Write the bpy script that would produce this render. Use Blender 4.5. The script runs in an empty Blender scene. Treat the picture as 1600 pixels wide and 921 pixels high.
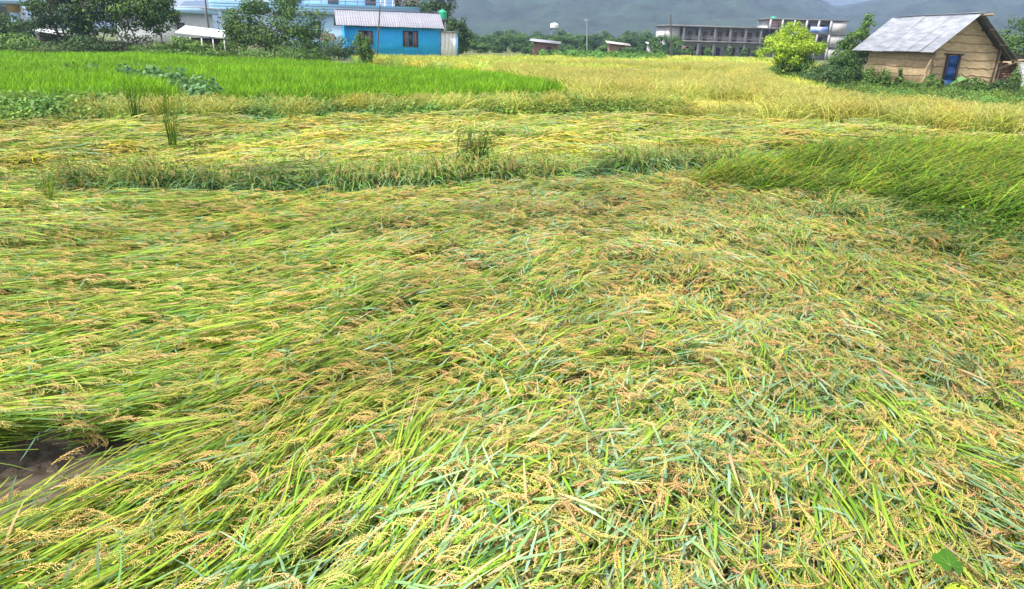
import bpy, math
import numpy as np
from mathutils import Vector, Matrix
PI = math.pi
sc = bpy.context.scene
COL = sc.collection
rng = np.random.default_rng(11)

# ------------------------------------------------------------ camera, sky, sun, exposure
F = 1100.0; TH = math.radians(19.8); RO = math.atan(.03); H = 2.2
fw = np.array([0, math.cos(TH), -math.sin(TH)]); r0 = np.array([1., 0, 0]); u0 = np.array([0, math.sin(TH), math.cos(TH)])
RR = math.cos(RO)*r0 + math.sin(RO)*u0; UU = -math.sin(RO)*r0 + math.cos(RO)*u0
cam = bpy.data.cameras.new('camera'); camo = bpy.data.objects.new('camera', cam); COL.objects.link(camo)
cam.sensor_width = 36; cam.lens = 36*F/1600; cam.clip_start = .05; cam.clip_end = 20000
M = Matrix(((RR[0], UU[0], -fw[0], 0), (RR[1], UU[1], -fw[1], 0), (RR[2], UU[2], -fw[2], H), (0, 0, 0, 1)))
camo.matrix_world = M
sc.camera = camo
sc.view_settings.view_transform = 'Standard'; sc.view_settings.look = 'None'
sc.view_settings.exposure = 1.1; sc.view_settings.gamma = 1; sc.view_settings.use_curve_mapping = False
sc.cycles.max_bounces = 8; sc.cycles.diffuse_bounces = 3; sc.cycles.transmission_bounces = 4; sc.cycles.volume_bounces = 0
sc.cycles.use_denoising = True

SUN_EL, SUN_AZ = math.radians(56), math.radians(-125)     # azimuth measured from +Y towards +X
w = bpy.data.worlds.new('World'); sc.world = w; w.use_nodes = True
nt = w.node_tree; nt.nodes.clear()
sky = nt.nodes.new('ShaderNodeTexSky'); sky.sky_type = 'NISHITA'; sky.sun_disc = False
sky.sun_elevation = SUN_EL; sky.sun_rotation = SUN_AZ; sky.dust_density = 4; sky.air_density = 1; sky.ozone_density = 1
hs = nt.nodes.new('ShaderNodeMix'); hs.data_type = 'RGBA'; hs.inputs[0].default_value = .72
nt.links.new(sky.outputs[0], hs.inputs[6])
cn = nt.nodes.new('ShaderNodeTexNoise'); cn.inputs['Scale'].default_value = 2.2; cn.inputs['Detail'].default_value = 6
tc = nt.nodes.new('ShaderNodeTexCoord'); nt.links.new(tc.outputs['Generated'], cn.inputs['Vector'])
cr = nt.nodes.new('ShaderNodeValToRGB'); cr.color_ramp.elements[0].color = (12, 12.3, 12.8, 1); cr.color_ramp.elements[1].color = (15.5, 15.5, 15.6, 1)
cr.color_ramp.elements[0].position = .3; cr.color_ramp.elements[1].position = .7
nt.links.new(cn.outputs['Fac'], cr.inputs[0]); nt.links.new(cr.outputs[0], hs.inputs[7])
bg = nt.nodes.new('ShaderNodeBackground'); bg.inputs[1].default_value = .055
wo = nt.nodes.new('ShaderNodeOutputWorld'); nt.links.new(hs.outputs[2], bg.inputs[0]); nt.links.new(bg.outputs[0], wo.inputs[0])
sl = bpy.data.lights.new('sun', 'SUN'); sl.energy = 3.9; sl.angle = math.radians(8); sl.color = (1, .965, .9)
so = bpy.data.objects.new('sun', sl); COL.objects.link(so)
sd = Vector((math.sin(SUN_AZ)*math.cos(SUN_EL), math.cos(SUN_AZ)*math.cos(SUN_EL), math.sin(SUN_EL)))
so.rotation_euler = sd.to_track_quat('Z', 'Y').to_euler(); so.location = (0, 0, 60)

# ------------------------------------------------------------ measuring helpers (photo pixel -> place in the world)
def ray(px, py): return fw + RR*((px-800)/F) - UU*((py-460.5)/F)
def atz(px, py, z=0.):
    d = ray(px, py); t = (z-H)/d[2]; return np.array([0, 0, H]) + d*t
def atY(px, py, Y):
    d = ray(px, py); return np.array([0, 0, H]) + d*(Y/d[1])
def poly(pts, z=0.): return np.array([atz(x, y, z)[:2] for x, y in pts])

# ------------------------------------------------------------ object helpers
def tag(o, label=None, cat=None, group=None, kind=None):
    if label: o['label'] = label
    if cat: o['category'] = cat
    if group: o['group'] = group
    if kind: o['kind'] = kind
    return o
def empty(name, loc, rz=0., label=None, cat=None, group=None):
    o = bpy.data.objects.new(name, None); COL.objects.link(o); o.location = loc; o.rotation_euler = (0, 0, rz)
    o.empty_display_size = .3
    return tag(o, label, cat, group)
def copy_tree(o, parent=None):
    c = o.copy(); COL.objects.link(c); c.parent = parent
    for ch in list(o.children): copy_tree(ch, c)
    return c
class G:                                    # collects faces, then builds one mesh
    def __init__(s): s.v = []; s.f4 = []; s.f3 = []; s.c4 = []; s.c = []; s.n = 0
    def add(s, v, f, col=(1, 1, 1)):
        v = np.asarray(v, float).reshape(-1, 3); f = np.asarray(f, np.int64)
        s.v.append(v); (s.f4 if f.shape[1] == 4 else s.f3).append(f + s.n)
        col = np.asarray(col, float); s.c.append(np.broadcast_to(col, (len(v), 3))); s.n += len(v); return s
    def arrays(s):
        v = np.concatenate(s.v); c = np.concatenate(s.c)
        f4 = np.concatenate(s.f4) if s.f4 else np.zeros((0, 4), np.int64)
        f3 = np.concatenate(s.f3) if s.f3 else np.zeros((0, 3), np.int64)
        return v, f4, f3, c
    def mesh(s, name, mat, smooth=False):
        v, f4, f3, c = s.arrays(); me = bpy.data.meshes.new(name)
        me.vertices.add(len(v)); me.vertices.foreach_set('co', v.ravel())
        me.loops.add(f4.size + f3.size); me.loops.foreach_set('vertex_index', np.concatenate([f4.ravel(), f3.ravel()]).astype(np.int32))
        st = np.concatenate([np.arange(len(f4))*4, f4.size + np.arange(len(f3))*3]).astype(np.int32)
        me.polygons.add(len(st)); me.polygons.foreach_set('loop_start', st)
        a = me.color_attributes.new('col', 'FLOAT_COLOR', 'POINT')
        a.data.foreach_set('color', np.concatenate([c, np.ones((len(c), 1))], 1).ravel())
        me.update(calc_edges=True)
        if smooth: me.shade_smooth()
        me.materials.append(mat); return me
    def build(s, name, mat, parent=None, smooth=False, loc=None):
        o = bpy.data.objects.new(name, s.mesh(name, mat, smooth)); COL.objects.link(o)
        if parent is not None: o.parent = parent
        if loc is not None: o.location = loc
        return o
    def box(s, c, d, rz=0., tilt=None, col=(1, 1, 1)):
        c = np.asarray(c, float); hx, hy, hz = np.asarray(d, float)/2
        p = np.array([[x, y, z] for z in (-hz, hz) for x, y in ((-hx, -hy), (hx, -hy), (hx, hy), (-hx, hy))])
        if tilt is not None: p = p @ np.array(tilt).T
        if rz: cs, sn = math.cos(rz), math.sin(rz); p = p @ np.array([[cs, sn, 0], [-sn, cs, 0], [0, 0, 1]])
        return s.add(p + c, [[0, 3, 2, 1], [4, 5, 6, 7], [0, 1, 5, 4], [1, 2, 6, 5], [2, 3, 7, 6], [3, 0, 4, 7]], col)
    def prism(s, poly2, z0, z1, col=(1, 1, 1)):
        n = len(poly2); v = [(x, y, z0) for x, y in poly2] + [(x, y, z1) for x, y in poly2]
        s.add(v, [[i, (i+1) % n, n+(i+1) % n, n+i] for i in range(n)], col)
        for b, o in ((0, -1), (n, 1)):
            f = [[b, b+i, b+i+1][::o] for i in range(1, n-1)]
            s.add(v, f, col)
        return s
    def tube(s, pts, r, k=6, col=(1, 1, 1), cap=True):
        pts = np.asarray(pts, float); n = len(pts); r = np.broadcast_to(np.asarray(r, float), (n,))
        d = np.gradient(pts, axis=0); d /= np.linalg.norm(d, axis=1)[:, None] + 1e-9
        up = np.array([0, 0, 1.]) if abs(d[:, 2]).mean() < .8 else np.array([1., 0, 0])
        a = np.cross(d, up); a /= np.linalg.norm(a, axis=1)[:, None]; b = np.cross(d, a)
        th = np.arange(k)*2*PI/k
        v = pts[:, None] + r[:, None, None]*(np.cos(th)[None, :, None]*a[:, None] + np.sin(th)[None, :, None]*b[:, None])
        f = [[i*k+j, i*k+(j+1) % k, (i+1)*k+(j+1) % k, (i+1)*k+j] for i in range(n-1) for j in range(k)]
        s.add(v.reshape(-1, 3), f, col)
        if cap:
            for i in (0, n-1):
                s.add(v[i], [[0, j, j+1] for j in range(1, k-1)], col)
        return s
    def lathe(s, prof, c=(0, 0, 0), k=14, col=(1, 1, 1)):
        th = np.arange(k)*2*PI/k; prof = np.asarray(prof, float); n = len(prof)
        v = np.stack([prof[:, 0, None]*np.cos(th), prof[:, 0, None]*np.sin(th), np.repeat(prof[:, 1, None], k, 1)], 2) + np.asarray(c)
        f = [[i*k+j, i*k+(j+1) % k, (i+1)*k+(j+1) % k, (i+1)*k+j] for i in range(n-1) for j in range(k)]
        return s.add(v.reshape(-1, 3), f, col)

# ------------------------------------------------------------ materials
def new_mat(name):
    m = bpy.data.materials.new(name); m.use_nodes = True; n = m.node_tree; n.nodes.clear()
    out = n.nodes.new('ShaderNodeOutputMaterial'); b = n.nodes.new('ShaderNodeBsdfPrincipled'); n.links.new(b.outputs[0], out.inputs[0])
    return m, n, b, out
def solid(name, c, rough=.7, c2=None, scale=3., bump=0., vcol=False, spec=.4, metal=0., detail=6, stretch=None, streak=0.):
    m, n, b, out = new_mat(name)
    t = n.nodes.new('ShaderNodeTexCoord'); no = n.nodes.new('ShaderNodeTexNoise'); no.inputs['Scale'].default_value = scale; no.inputs['Detail'].default_value = detail
    no.inputs['Roughness'].default_value = .62
    src = t.outputs['Object']
    if stretch:
        mp = n.nodes.new('ShaderNodeMapping'); mp.inputs['Scale'].default_value = stretch; n.links.new(src, mp.inputs[0]); src = mp.outputs[0]
    n.links.new(src, no.inputs['Vector'])
    r = n.nodes.new('ShaderNodeValToRGB'); c2 = c2 or tuple(x*.72 for x in c)
    r.color_ramp.elements[0].position = .36; r.color_ramp.elements[1].position = .64
    r.color_ramp.elements[0].color = (*c2, 1); r.color_ramp.elements[1].color = (*c, 1); n.links.new(no.outputs['Fac'], r.inputs[0])
    co = r.outputs[0]
    if vcol:
        a = n.nodes.new('ShaderNodeAttribute'); a.attribute_name = 'col'
        mx = n.nodes.new('ShaderNodeMix'); mx.data_type = 'RGBA'; mx.blend_type = 'MULTIPLY'; mx.inputs[0].default_value = 1
        n.links.new(co, mx.inputs[6]); n.links.new(a.outputs['Color'], mx.inputs[7]); co = mx.outputs[2]
    n.links.new(co, b.inputs['Base Color'])
    b.inputs['Roughness'].default_value = rough; b.inputs['Specular IOR Level'].default_value = spec; b.inputs['Metallic'].default_value = metal
    if bump:
        bu = n.nodes.new('ShaderNodeBump'); bu.inputs['Strength'].default_value = bump; bu.inputs['Distance'].default_value = .05
        n.links.new(no.outputs['Fac'], bu.inputs['Height']); n.links.new(bu.outputs[0], b.inputs['Normal'])
    return m
def leaf_mat(name, inst=False, rough=.45, trans=.3, spec=.5, mul=(1, 1, 1)):
    m, n, b, out = new_mat(name)
    a = n.nodes.new('ShaderNodeAttribute'); a.attribute_name = 'col'
    co = a.outputs['Color']
    def mult(x, y):
        mx = n.nodes.new('ShaderNodeMix'); mx.data_type = 'RGBA'; mx.blend_type = 'MULTIPLY'; mx.inputs[0].default_value = 1
        n.links.new(x, mx.inputs[6])
        if isinstance(y, tuple): mx.inputs[7].default_value = (*y, 1)
        else: n.links.new(y, mx.inputs[7])
        return mx.outputs[2]
    if inst:
        t = n.nodes.new('ShaderNodeAttribute'); t.attribute_type = 'INSTANCER'; t.attribute_name = 'tint'; co = mult(co, t.outputs['Color'])
    if mul != (1, 1, 1): co = mult(co, mul)
    n.links.new(co, b.inputs['Base Color']); b.inputs['Roughness'].default_value = rough; b.inputs['Specular IOR Level'].default_value = spec
    tr = n.nodes.new('ShaderNodeBsdfTranslucent'); n.links.new(co, tr.inputs[0])
    ms = n.nodes.new('ShaderNodeMixShader'); ms.inputs[0].default_value = trans
    n.links.new(b.outputs[0], ms.inputs[1]); n.links.new(tr.outputs[0], ms.inputs[2]); n.links.new(ms.outputs[0], out.inputs[0])
    return m
M_RICE = leaf_mat('rice_plant', True, .55, .16, .2)
M_WEED = leaf_mat('weed_leaf', True, .55, .3, .2)
M_LEAF = leaf_mat('tree_leaf', False, .55, .3, .2)
M_TRUNK = solid('bark', (.16, .12, .085), .9, (.09, .07, .05), 6, .6)

# ------------------------------------------------------------ smooth noise for terrain and tints
class Waves:
    def __init__(s, seed, n=14, lo=.5, hi=3.):
        r = np.random.default_rng(seed); s.a = r.uniform(0, 2*PI, n); wl = np.exp(r.uniform(np.log(lo), np.log(hi), n))
        s.k = 2*PI/wl; s.p = r.uniform(0, 2*PI, n); s.w = wl**.5; s.w /= math.sqrt((s.w**2).sum()/2)
    def __call__(s, x, y):
        x = np.asarray(x)[..., None]; y = np.asarray(y)[..., None]
        return (s.w*np.sin(s.k*(x*np.cos(s.a)+y*np.sin(s.a))+s.p)).sum(-1)
W_SWATH = Waves(3, 16, .45, 2.2); W_BIG = Waves(5, 12, 2.5, 9); W_T1 = Waves(8, 14, .8, 5); W_T2 = Waves(9, 14, 3, 20); W_FAR = Waves(12, 16, 8, 60)

def inpoly(P, x, y):
    r = np.zeros(len(x), bool); n = len(P); j = n-1
    for i in range(n):
        xi, yi = P[i]; xj, yj = P[j]
        c = ((yi > y) != (yj > y)) & (x < (xj-xi)*(y-yi)/(yj-yi+1e-12)+xi); r ^= c; j = i
    return r
def scatter(P, dens, r=rng):
    """random points in polygon P; dens is a number or a function of distance (per m2)"""
    lo = P.min(0); hi = P.max(0); A = (hi-lo).prod()
    f = dens if callable(dens) else (lambda d: np.full_like(d, dens))
    g = np.linspace(0, 1, 60); gx, gy = np.meshgrid(lo[0]+g*(hi[0]-lo[0]), lo[1]+g*(hi[1]-lo[1])); mx = f(np.hypot(gx, gy)).max()
    N = int(A*mx); out = []
    for s in range(0, N, 2000000):
        n = min(2000000, N-s); x = r.uniform(lo[0], hi[0], n); y = r.uniform(lo[1], hi[1], n)
        k = r.uniform(0, mx, n) < f(np.hypot(x, y)); x = x[k]; y = y[k]; k = inpoly(P, x, y); out.append(np.stack([x[k], y[k]], 1))
    return np.concatenate(out)
def along(line, n, wid, r=rng):
    """n points in a strip around a polyline"""
    line = np.asarray(line); d = np.diff(line, axis=0); L = np.linalg.norm(d, axis=1); cs = np.r_[0, np.cumsum(L)]
    t = r.uniform(0, cs[-1], n); i = np.clip(np.searchsorted(cs, t)-1, 0, len(L)-1); f = (t-cs[i])/L[i]
    p = line[i] + d[i]*f[:, None]; nrm = np.stack([-d[i, 1], d[i, 0]], 1)/L[i][:, None]
    return p + nrm*r.normal(0, wid/2, n)[:, None]

# ------------------------------------------------------------ blades, panicles and tufts
def blades(g, r, n, root, L, psi, psd, ksd, p0, p1, width, cols, K=7, roll=.8, z0=(0, .03), taper=.6, p0sd=.12, tipcol=None, p2=0.):
    L = r.uniform(*L, n); ps = r.normal(psi, psd, n); kap = r.normal(0, ksd, n); t = np.linspace(0, 1, K)
    pt0 = r.normal(p0, p0sd, n); pt1 = p1*r.uniform(.6, 1.4, n)
    a = ps[:, None] + kap[:, None]*t; e = pt0[:, None] + pt1[:, None]*t + p2*t**2; e = np.clip(e, -1.5, 1.6)
    D = np.stack([np.cos(e)*np.cos(a), np.cos(e)*np.sin(a), np.sin(e)], 2)
    P = np.zeros((n, K, 3)); P[:, 1:] = np.cumsum((D[:, :-1]+D[:, 1:])/2, 1)*(L/(K-1))[:, None, None]
    P[:, :, 0] += r.uniform(-root[0], root[0], n)[:, None]; P[:, :, 1] += r.uniform(-root[1], root[1], n)[:, None]; P[:, :, 2] += r.uniform(*z0, n)[:, None]
    sd = np.stack([-np.sin(a), np.cos(a), 0*a], 2); up = np.cross(D, sd); ro = r.normal(0, roll, n)[:, None, None] + r.normal(0, .4, n)[:, None, None]*t[None, :, None]
    S = np.cos(ro)*sd + np.sin(ro)*up
    w = (r.uniform(*width, n)/2)[:, None]*np.minimum(1, .45+t*3)[None]*np.clip(1-t**2.2, 0.03, 1)[None]**taper
    v = np.stack([P+S*w[..., None], P-S*w[..., None]], 2)
    base = np.arange(n)[:, None]*K*2 + np.arange(K-1)[None]*2
    f = np.stack([base, base+1, base+3, base+2], 2).reshape(-1, 4)
    c = np.asarray(cols)[r.integers(0, len(cols), n)]*r.uniform(.8, 1.2, (n, 1)); c = c*r.uniform(.94, 1.06, (n, 3))
    C = np.repeat(c[:, None], K, 1)
    if tipcol is not None: m = (t[None]**3*r.uniform(0, 1, (n, 1)))[..., None]; C = C*(1-m)+np.asarray(tipcol)*m
    C = np.repeat(C[:, :, None], 2, 2)
    g.add(v.reshape(-1, 3), f, C.reshape(-1, 3)); return P, D
def panicle(g, r, o, psi, e0, col, L=.2, bend=1., nb=9, ng=7, gs=1., droop=1.2):
    """a drooping ear: a curved stalk whose branches run nearly parallel as strings of grain"""
    K = 9; t = np.linspace(0, 1, K); a = psi + bend*t**1.3; e = e0 - droop*t
    D = np.stack([np.cos(e)*np.cos(a), np.cos(e)*np.sin(a), np.sin(e)], 1)
    P = np.zeros((K, 3)); P[1:] = np.cumsum((D[:-1]+D[1:])/2, 0)*L/(K-1); P += o; P[:, 2] = np.maximum(P[:, 2], o[2]-(.05 if droop < 1.3 else .3))
    sd = np.stack([-np.sin(a), np.cos(a), 0*a], 1)
    w = .0018*np.linspace(1.2, .6, K)[:, None]; v = np.stack([P+sd*w, P-sd*w], 1).reshape(-1, 3)
    g.add(v, [[2*i, 2*i+1, 2*i+3, 2*i+2] for i in range(K-1)], np.asarray(col)*.8)
    b = np.arange(nb); s_ = .08+.62*b/nb; i0 = np.clip((s_*(K-1)).astype(int), 0, K-2); f = (s_*(K-1)-i0)[:, None]
    q = P[i0]*(1-f)+P[i0+1]*f; ab = a[i0]+np.where(b % 2, 1, -1)*r.uniform(.04, .30, nb)+.10*np.sign(bend); eb = e[i0]+r.normal(0, .12, nb)
    bl = L*r.uniform(.38, .55, nb)*(1-.25*s_); u = (np.arange(ng)+.3)/ng
    aa = ab[:, None]+bend*.75*u[None]; ee = eb[:, None]-(.35+droop*.45)*u[None]
    DD = np.stack([np.cos(ee)*np.cos(aa), np.cos(ee)*np.sin(aa), np.sin(ee)], 2)
    pos = (q[:, None]+np.cumsum(DD, 1)*(bl/ng)[:, None, None]).reshape(-1, 3)+r.normal(0, .0016, (nb*ng, 3)); dr = (DD+r.normal(0, .16, DD.shape)).reshape(-1, 3)
    pos[:, 2] = np.maximum(pos[:, 2], o[2]-(.06 if droop < 1.3 else .4))
    dr /= np.linalg.norm(dr, axis=1)[:, None]; n = len(pos)
    u = np.cross(dr, [0, 0, 1.]); u /= np.linalg.norm(u, axis=1)[:, None]+1e-9; wv = np.cross(dr, u)
    ln = .0056*gs; wd = .0021*gs
    V = [pos-dr*ln]
    for q in range(3): V.append(pos + wd*(math.cos(q*2.094)*u + math.sin(q*2.094)*wv))
    V.append(pos+dr*ln); V = np.stack(V, 1)
    ff = np.array([[0, 2, 1], [0, 3, 2], [0, 1, 3], [4, 1, 2], [4, 2, 3], [4, 3, 1]])
    C = np.asarray(col)[None]*np.repeat(r.uniform(.85, 1.15, (nb, 1)), ng, 0)*r.uniform(.85, 1.15, (n, 1)); C = np.repeat(C[:, None], 5, 1)
    g.add(V.reshape(-1, 3), (np.arange(n)[:, None, None]*5+ff[None]).reshape(-1, 3), C.reshape(-1, 3))

GREEN = [(.125, .24, .016), (.17, .295, .022), (.065, .135, .014), (.21, .33, .026)]
BLUEG = [(.17, .28, .14), (.21, .33, .20), (.12, .21, .10), (.10, .21, .06), (.17, .30, .10)]
PANF = [(.58, .55, .15), (.62, .57, .19), (.60, .52, .17), (.46, .49, .11)]
YELG = [(.30, .38, .030), (.37, .40, .045), (.24, .34, .022)]
STRAW = [(.42, .31, .14), (.34, .25, .12), (.48, .38, .19)]
PANC = [(.66, .53, .15), (.72, .53, .18), (.78, .50, .20), (.76, .43, .19), (.50, .50, .11), (.62, .54, .14)]
GOLDB = [(.46, .46, .09), (.38, .42, .07), (.56, .51, .15), (.26, .35, .045)]
def shade(cols, k): return [tuple(np.array(c)*k) for c in cols]

def src_collection(name, fn, n, seed, mat):
    c = bpy.data.collections.new(name)
    for i in range(n):
        g = G(); fn(g, np.random.default_rng(seed*100+i), i); me = g.mesh(name, mat); o = bpy.data.objects.new(name, me); c.objects.link(o)
    return c
def f_long(g, r, i):       # swept, nearly parallel stalks and leaves lying along +X
    blades(g, r, 6, (.18, .10), (.5, .85), 0, .08, .08, .03, -.08, (.005, .008), STRAW[:2]+YELG+GREEN, 5, .4, (0, .09), .2, p0sd=.03)
    blades(g, r, 13, (.26, .11), (.34, .66), 0, .14, .16, .08, -.18, (.009, .016), GREEN+GREEN+YELG+BLUEG[3:], 6, .5, (0, .13), tipcol=(.5, .48, .12), p0sd=.05)
    blades(g, r, 2, (.24, .12), (.16, .3), .3, .8, .3, .12, -.3, (.009, .014), BLUEG, 5, .4, (.07, .13))
    for k in range(4):
        c = PANC[r.integers(6)]; panicle(g, r, np.array([r.uniform(-.2, .5), r.uniform(-.14, .14), r.uniform(.10, .145)]), r.normal(-.15, .35), r.uniform(-.05, .12), c, r.uniform(.16, .24), r.normal(-.7, .8), 8, 10, 1.15, .25)
def f_mess(g, r, i):       # tangled shorter broad leaves with many panicles
    blades(g, r, 4, (.18, .14), (.25, .5), 0, .5, .15, .03, -.08, (.005, .008), STRAW+YELG, 4, .4, (0, .07), .2, p0sd=.04)
    blades(g, r, 13, (.18, .15), (.15, .34), 0, .34, .14, .09, -.15, (.011, .018), BLUEG+BLUEG+GREEN[:2]+STRAW[1:2], 6, .4, (.01, .14), tipcol=(.5, .46, .16), p0sd=.08)
    blades(g, r, 3, (.18, .15), (.2, .36), 0, .9, .2, .06, -.15, (.008, .012), YELG+GREEN+BLUEG, 5, .5, (.02, .12), p0sd=.06)
    for k in range(6):
        c = PANC[r.integers(6)]; panicle(g, r, np.array([r.uniform(-.2, .25), r.uniform(-.18, .18), r.uniform(.08, .145)]), r.normal(0, .7), r.uniform(-.05, .15), c, r.uniform(.14, .23), r.normal(0, 1.2), 8, 10, 1.15, .3)
def f_flat(g, r, i):       # ripe lodged rice seen further off: paler, yellower
    blades(g, r, 20, (.26, .2), (.25, .55), 0, .5, .3, .10, -.25, (.012, .021), YELG+YELG+STRAW[:1]+GREEN+GREEN[:2]+BLUEG[:1], 5, .5, (0, .14))
    for k in range(6):
        c = PANF[r.integers(4)]; panicle(g, r, np.array([r.uniform(-.2, .35), r.uniform(-.2, .2), r.uniform(.08, .15)]), r.normal(0, .7), r.uniform(0, .3), c, r.uniform(.16, .26), r.normal(0, .9), 6, 5, 2.1, .5)
def f_fount(g, r, i):      # standing clump leaning to +X whose leaves and ears arch over
    blades(g, r, 12, (.10, .10), (.5, .8), 0, .7, .3, 1.45, -.9, (.004, .007), STRAW[:1]+YELG[:1]+GREEN, 7, .5, (0, .03), .2, p0sd=.12)
    blades(g, r, 34, (.13, .13), (.5, .95), 0, .8, .4, 1.4, -2.7, (.012, .020), GREEN+BLUEG+BLUEG[:3], 8, .5, (0, .05), p0sd=.15, tipcol=(.5, .46, .14))
    for k in range(6):
        c = PANC[r.integers(6)]; a = r.normal(0, .9); q = r.uniform(.12, .34)
        panicle(g, r, np.array([math.cos(a)*q, math.sin(a)*q, r.uniform(.40, .62)]), a, .3, c, r.uniform(.15, .24), r.normal(0, .4), 8, 5, 1.7, 2.4)
def f_lean(g, r, i):       # long fresh blades bent over to one side
    blades(g, r, 36, (.16, .16), (.55, 1.05), 0, .5, .35, 1.0, -1.3, (.012, .020), GREEN+GREEN[::2]+[(.27, .42, .02), (.34, .44, .03)], 7, .5, (0, .05), p0sd=.2)
    for k in range(4):
        c = [(.55, .56, .14), (.66, .58, .18)][k % 2]; a = r.normal(0, .5); q = r.uniform(.3, .6)
        panicle(g, r, np.array([math.cos(a)*q, math.sin(a)*q, r.uniform(.42, .6)]), a, .3, c, r.uniform(.16, .24), r.normal(0, .4), 8, 5, 1.6, 2.2)
def f_young(g, r, i):      # upright fresh green patch
    blades(g, r, 60, (.32, .32), (.48, .75), r.uniform(0, 6.28), 1.8, .3, 1.42, -.55, (.014, .024), [(.08, .20, .005), (.16, .33, .006), (.21, .40, .008), (.28, .46, .010)], 5, .9, (0, .03), p0sd=.1)
def f_gold(g, r, i):       # ripe standing patch with hanging ears
    blades(g, r, 46, (.32, .32), (.6, 1.0), 0, 1.6, .3, 1.42, -1.3, (.014, .024), GOLDB, 6, .9, (0, .03), p0sd=.14)
    for k in range(16):
        c = PANF[r.integers(4)]; a = r.uniform(0, 6.28)
        panicle(g, r, np.array([r.uniform(-.36, .36), r.uniform(-.36, .36), r.uniform(.52, .78)]), a, .5, c, r.uniform(.16, .24), r.normal(0, .4), 6, 4, 2.4, 2.2)
def f_goldfar(g, r, i):
    blades(g, r, 60, (.7, .7), (.5, .9), 0, 1.8, .3, 1.35, -1.4, (.02, .035), GOLDB+YELG+PANF[:3], 4, .9, (0, .03), p0sd=.16)
def f_sprig(g, r, i):      # erect tall grass tuft
    blades(g, r, 34, (.06, .06), (.5, 1.0), 0, .5, .3, 1.40, -.35, (.008, .014), GREEN[:3], 7, .9, (0, .03), p0sd=.13)
def leafquads(g, pos, nrm, size, cols, r, asp=.6):
    n = len(pos); nrm = nrm/(np.linalg.norm(nrm, axis=1)[:, None]+1e-9)
    t = np.cross(nrm, r.normal(0, 1, (n, 3))); t /= np.linalg.norm(t, axis=1)[:, None]+1e-9; b = np.cross(nrm, t)
    s = (size*r.uniform(.6, 1.3, n))[:, None]; fold = nrm*s*.18
    v = np.stack([pos-t*s, pos+b*s*asp+fold, pos+t*s, pos-b*s*asp+fold], 1).reshape(-1, 3)
    k = np.arange(n)[:, None]*4; f = np.concatenate([k+np.array([[0, 1, 2]]), k+np.array([[0, 2, 3]])])
    C = np.asarray(cols)[r.integers(0, len(cols), n)]*r.uniform(.7, 1.3, (n, 1)); g.add(v, f, np.repeat(C, 4, 0))
WEEDC = [(.10, .20, .035), (.13, .25, .04), (.07, .15, .03), (.18, .30, .05)]
def f_weed(g, r, i):       # low broad leaved weed
    n = 90; a = r.uniform(0, 6.28, n); q = .24*np.sqrt(r.uniform(0, 1, n)); z = r.uniform(.03, .34, n)*(1-(q/.26)**2*.7)
    pos = np.stack([q*np.cos(a), q*np.sin(a), z], 1); nr = np.stack([np.cos(a)*.6, np.sin(a)*.6, np.ones(n)], 1)+r.normal(0, .35, (n, 3))
    leafquads(g, pos, nr, .03, WEEDC, r, .6)
    blades(g, r, 8, (.1, .1), (.25, .45), 0, 1.8, .3, 1.2, -.8, (.005, .01), WEEDC, 5, .6)
def f_broad(g, r, i):      # pale broad leaves (yam or taro like)
    n = 26; a = r.uniform(0, 6.28, n); q = .3*np.sqrt(r.uniform(0, 1, n)); z = r.uniform(.1, .6, n)
    pos = np.stack([q*np.cos(a), q*np.sin(a), z], 1); nr = np.stack([np.cos(a)*.5, np.sin(a)*.5-.5, np.ones(n)], 1)+r.normal(0, .25, (n, 3))
    leafquads(g, pos, nr, .085, [(.11, .23, .08), (.15, .29, .12), (.07, .16, .05)], r, .8)
    for k in range(8): g.tube([(0, 0, 0), tuple(pos[k]*np.array([.6, .6, .6])), tuple(pos[k])], .006, 3, (.15, .25, .06), False)

SRC = {}
for nm, fn, n, m in (('long_tuft', f_long, 10, M_RICE), ('tangled_tuft', f_mess, 12, M_RICE), ('flat_tuft', f_flat, 8, M_RICE), ('arching_tuft', f_fount, 8, M_RICE),
                     ('leaning_tuft', f_lean, 7, M_RICE), ('young_patch', f_young, 6, M_RICE), ('ripe_patch', f_gold, 7, M_RICE), ('far_patch', f_goldfar, 5, M_RICE), ('sprig', f_sprig, 4, M_RICE),
                     ('weed_plant', f_weed, 7, M_WEED), ('broad_plant', f_broad, 5, M_WEED)):
    SRC[nm] = src_collection(nm, fn, n, abs(hash(nm)) % 1 + len(nm)*7 + ord(nm[0]), m)

def gn_group(coll):
    ng = bpy.data.node_groups.new('scatter_'+coll.name, 'GeometryNodeTree')
    ng.interface.new_socket(name='Geometry', in_out='INPUT', socket_type='NodeSocketGeometry'); ng.interface.new_socket(name='Geometry', in_out='OUTPUT', socket_type='NodeSocketGeometry')
    N = ng.nodes; L = ng.links; gi = N.new('NodeGroupInput'); go = N.new('NodeGroupOutput')
    ci = N.new('GeometryNodeCollectionInfo'); ci.inputs['Collection'].default_value = coll; ci.inputs['Separate Children'].default_value = True; ci.inputs['Reset Children'].default_value = True
    ip = N.new('GeometryNodeInstanceOnPoints'); ip.inputs['Pick Instance'].default_value = True
    def na(nm, t):
        a = N.new('GeometryNodeInputNamedAttribute'); a.data_type = t; a.inputs['Name'].default_value = nm; return a.outputs['Attribute']
    L.new(gi.outputs[0], ip.inputs['Points']); L.new(ci.outputs[0], ip.inputs['Instance']); L.new(na('pick', 'INT'), ip.inputs['Instance Index'])
    L.new(na('rot', 'FLOAT_VECTOR'), ip.inputs['Rotation']); L.new(na('scl', 'FLOAT_VECTOR'), ip.inputs['Scale']); L.new(ip.outputs[0], go.inputs[0]); return ng
GN = {k: gn_group(c) for k, c in SRC.items()}
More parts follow.
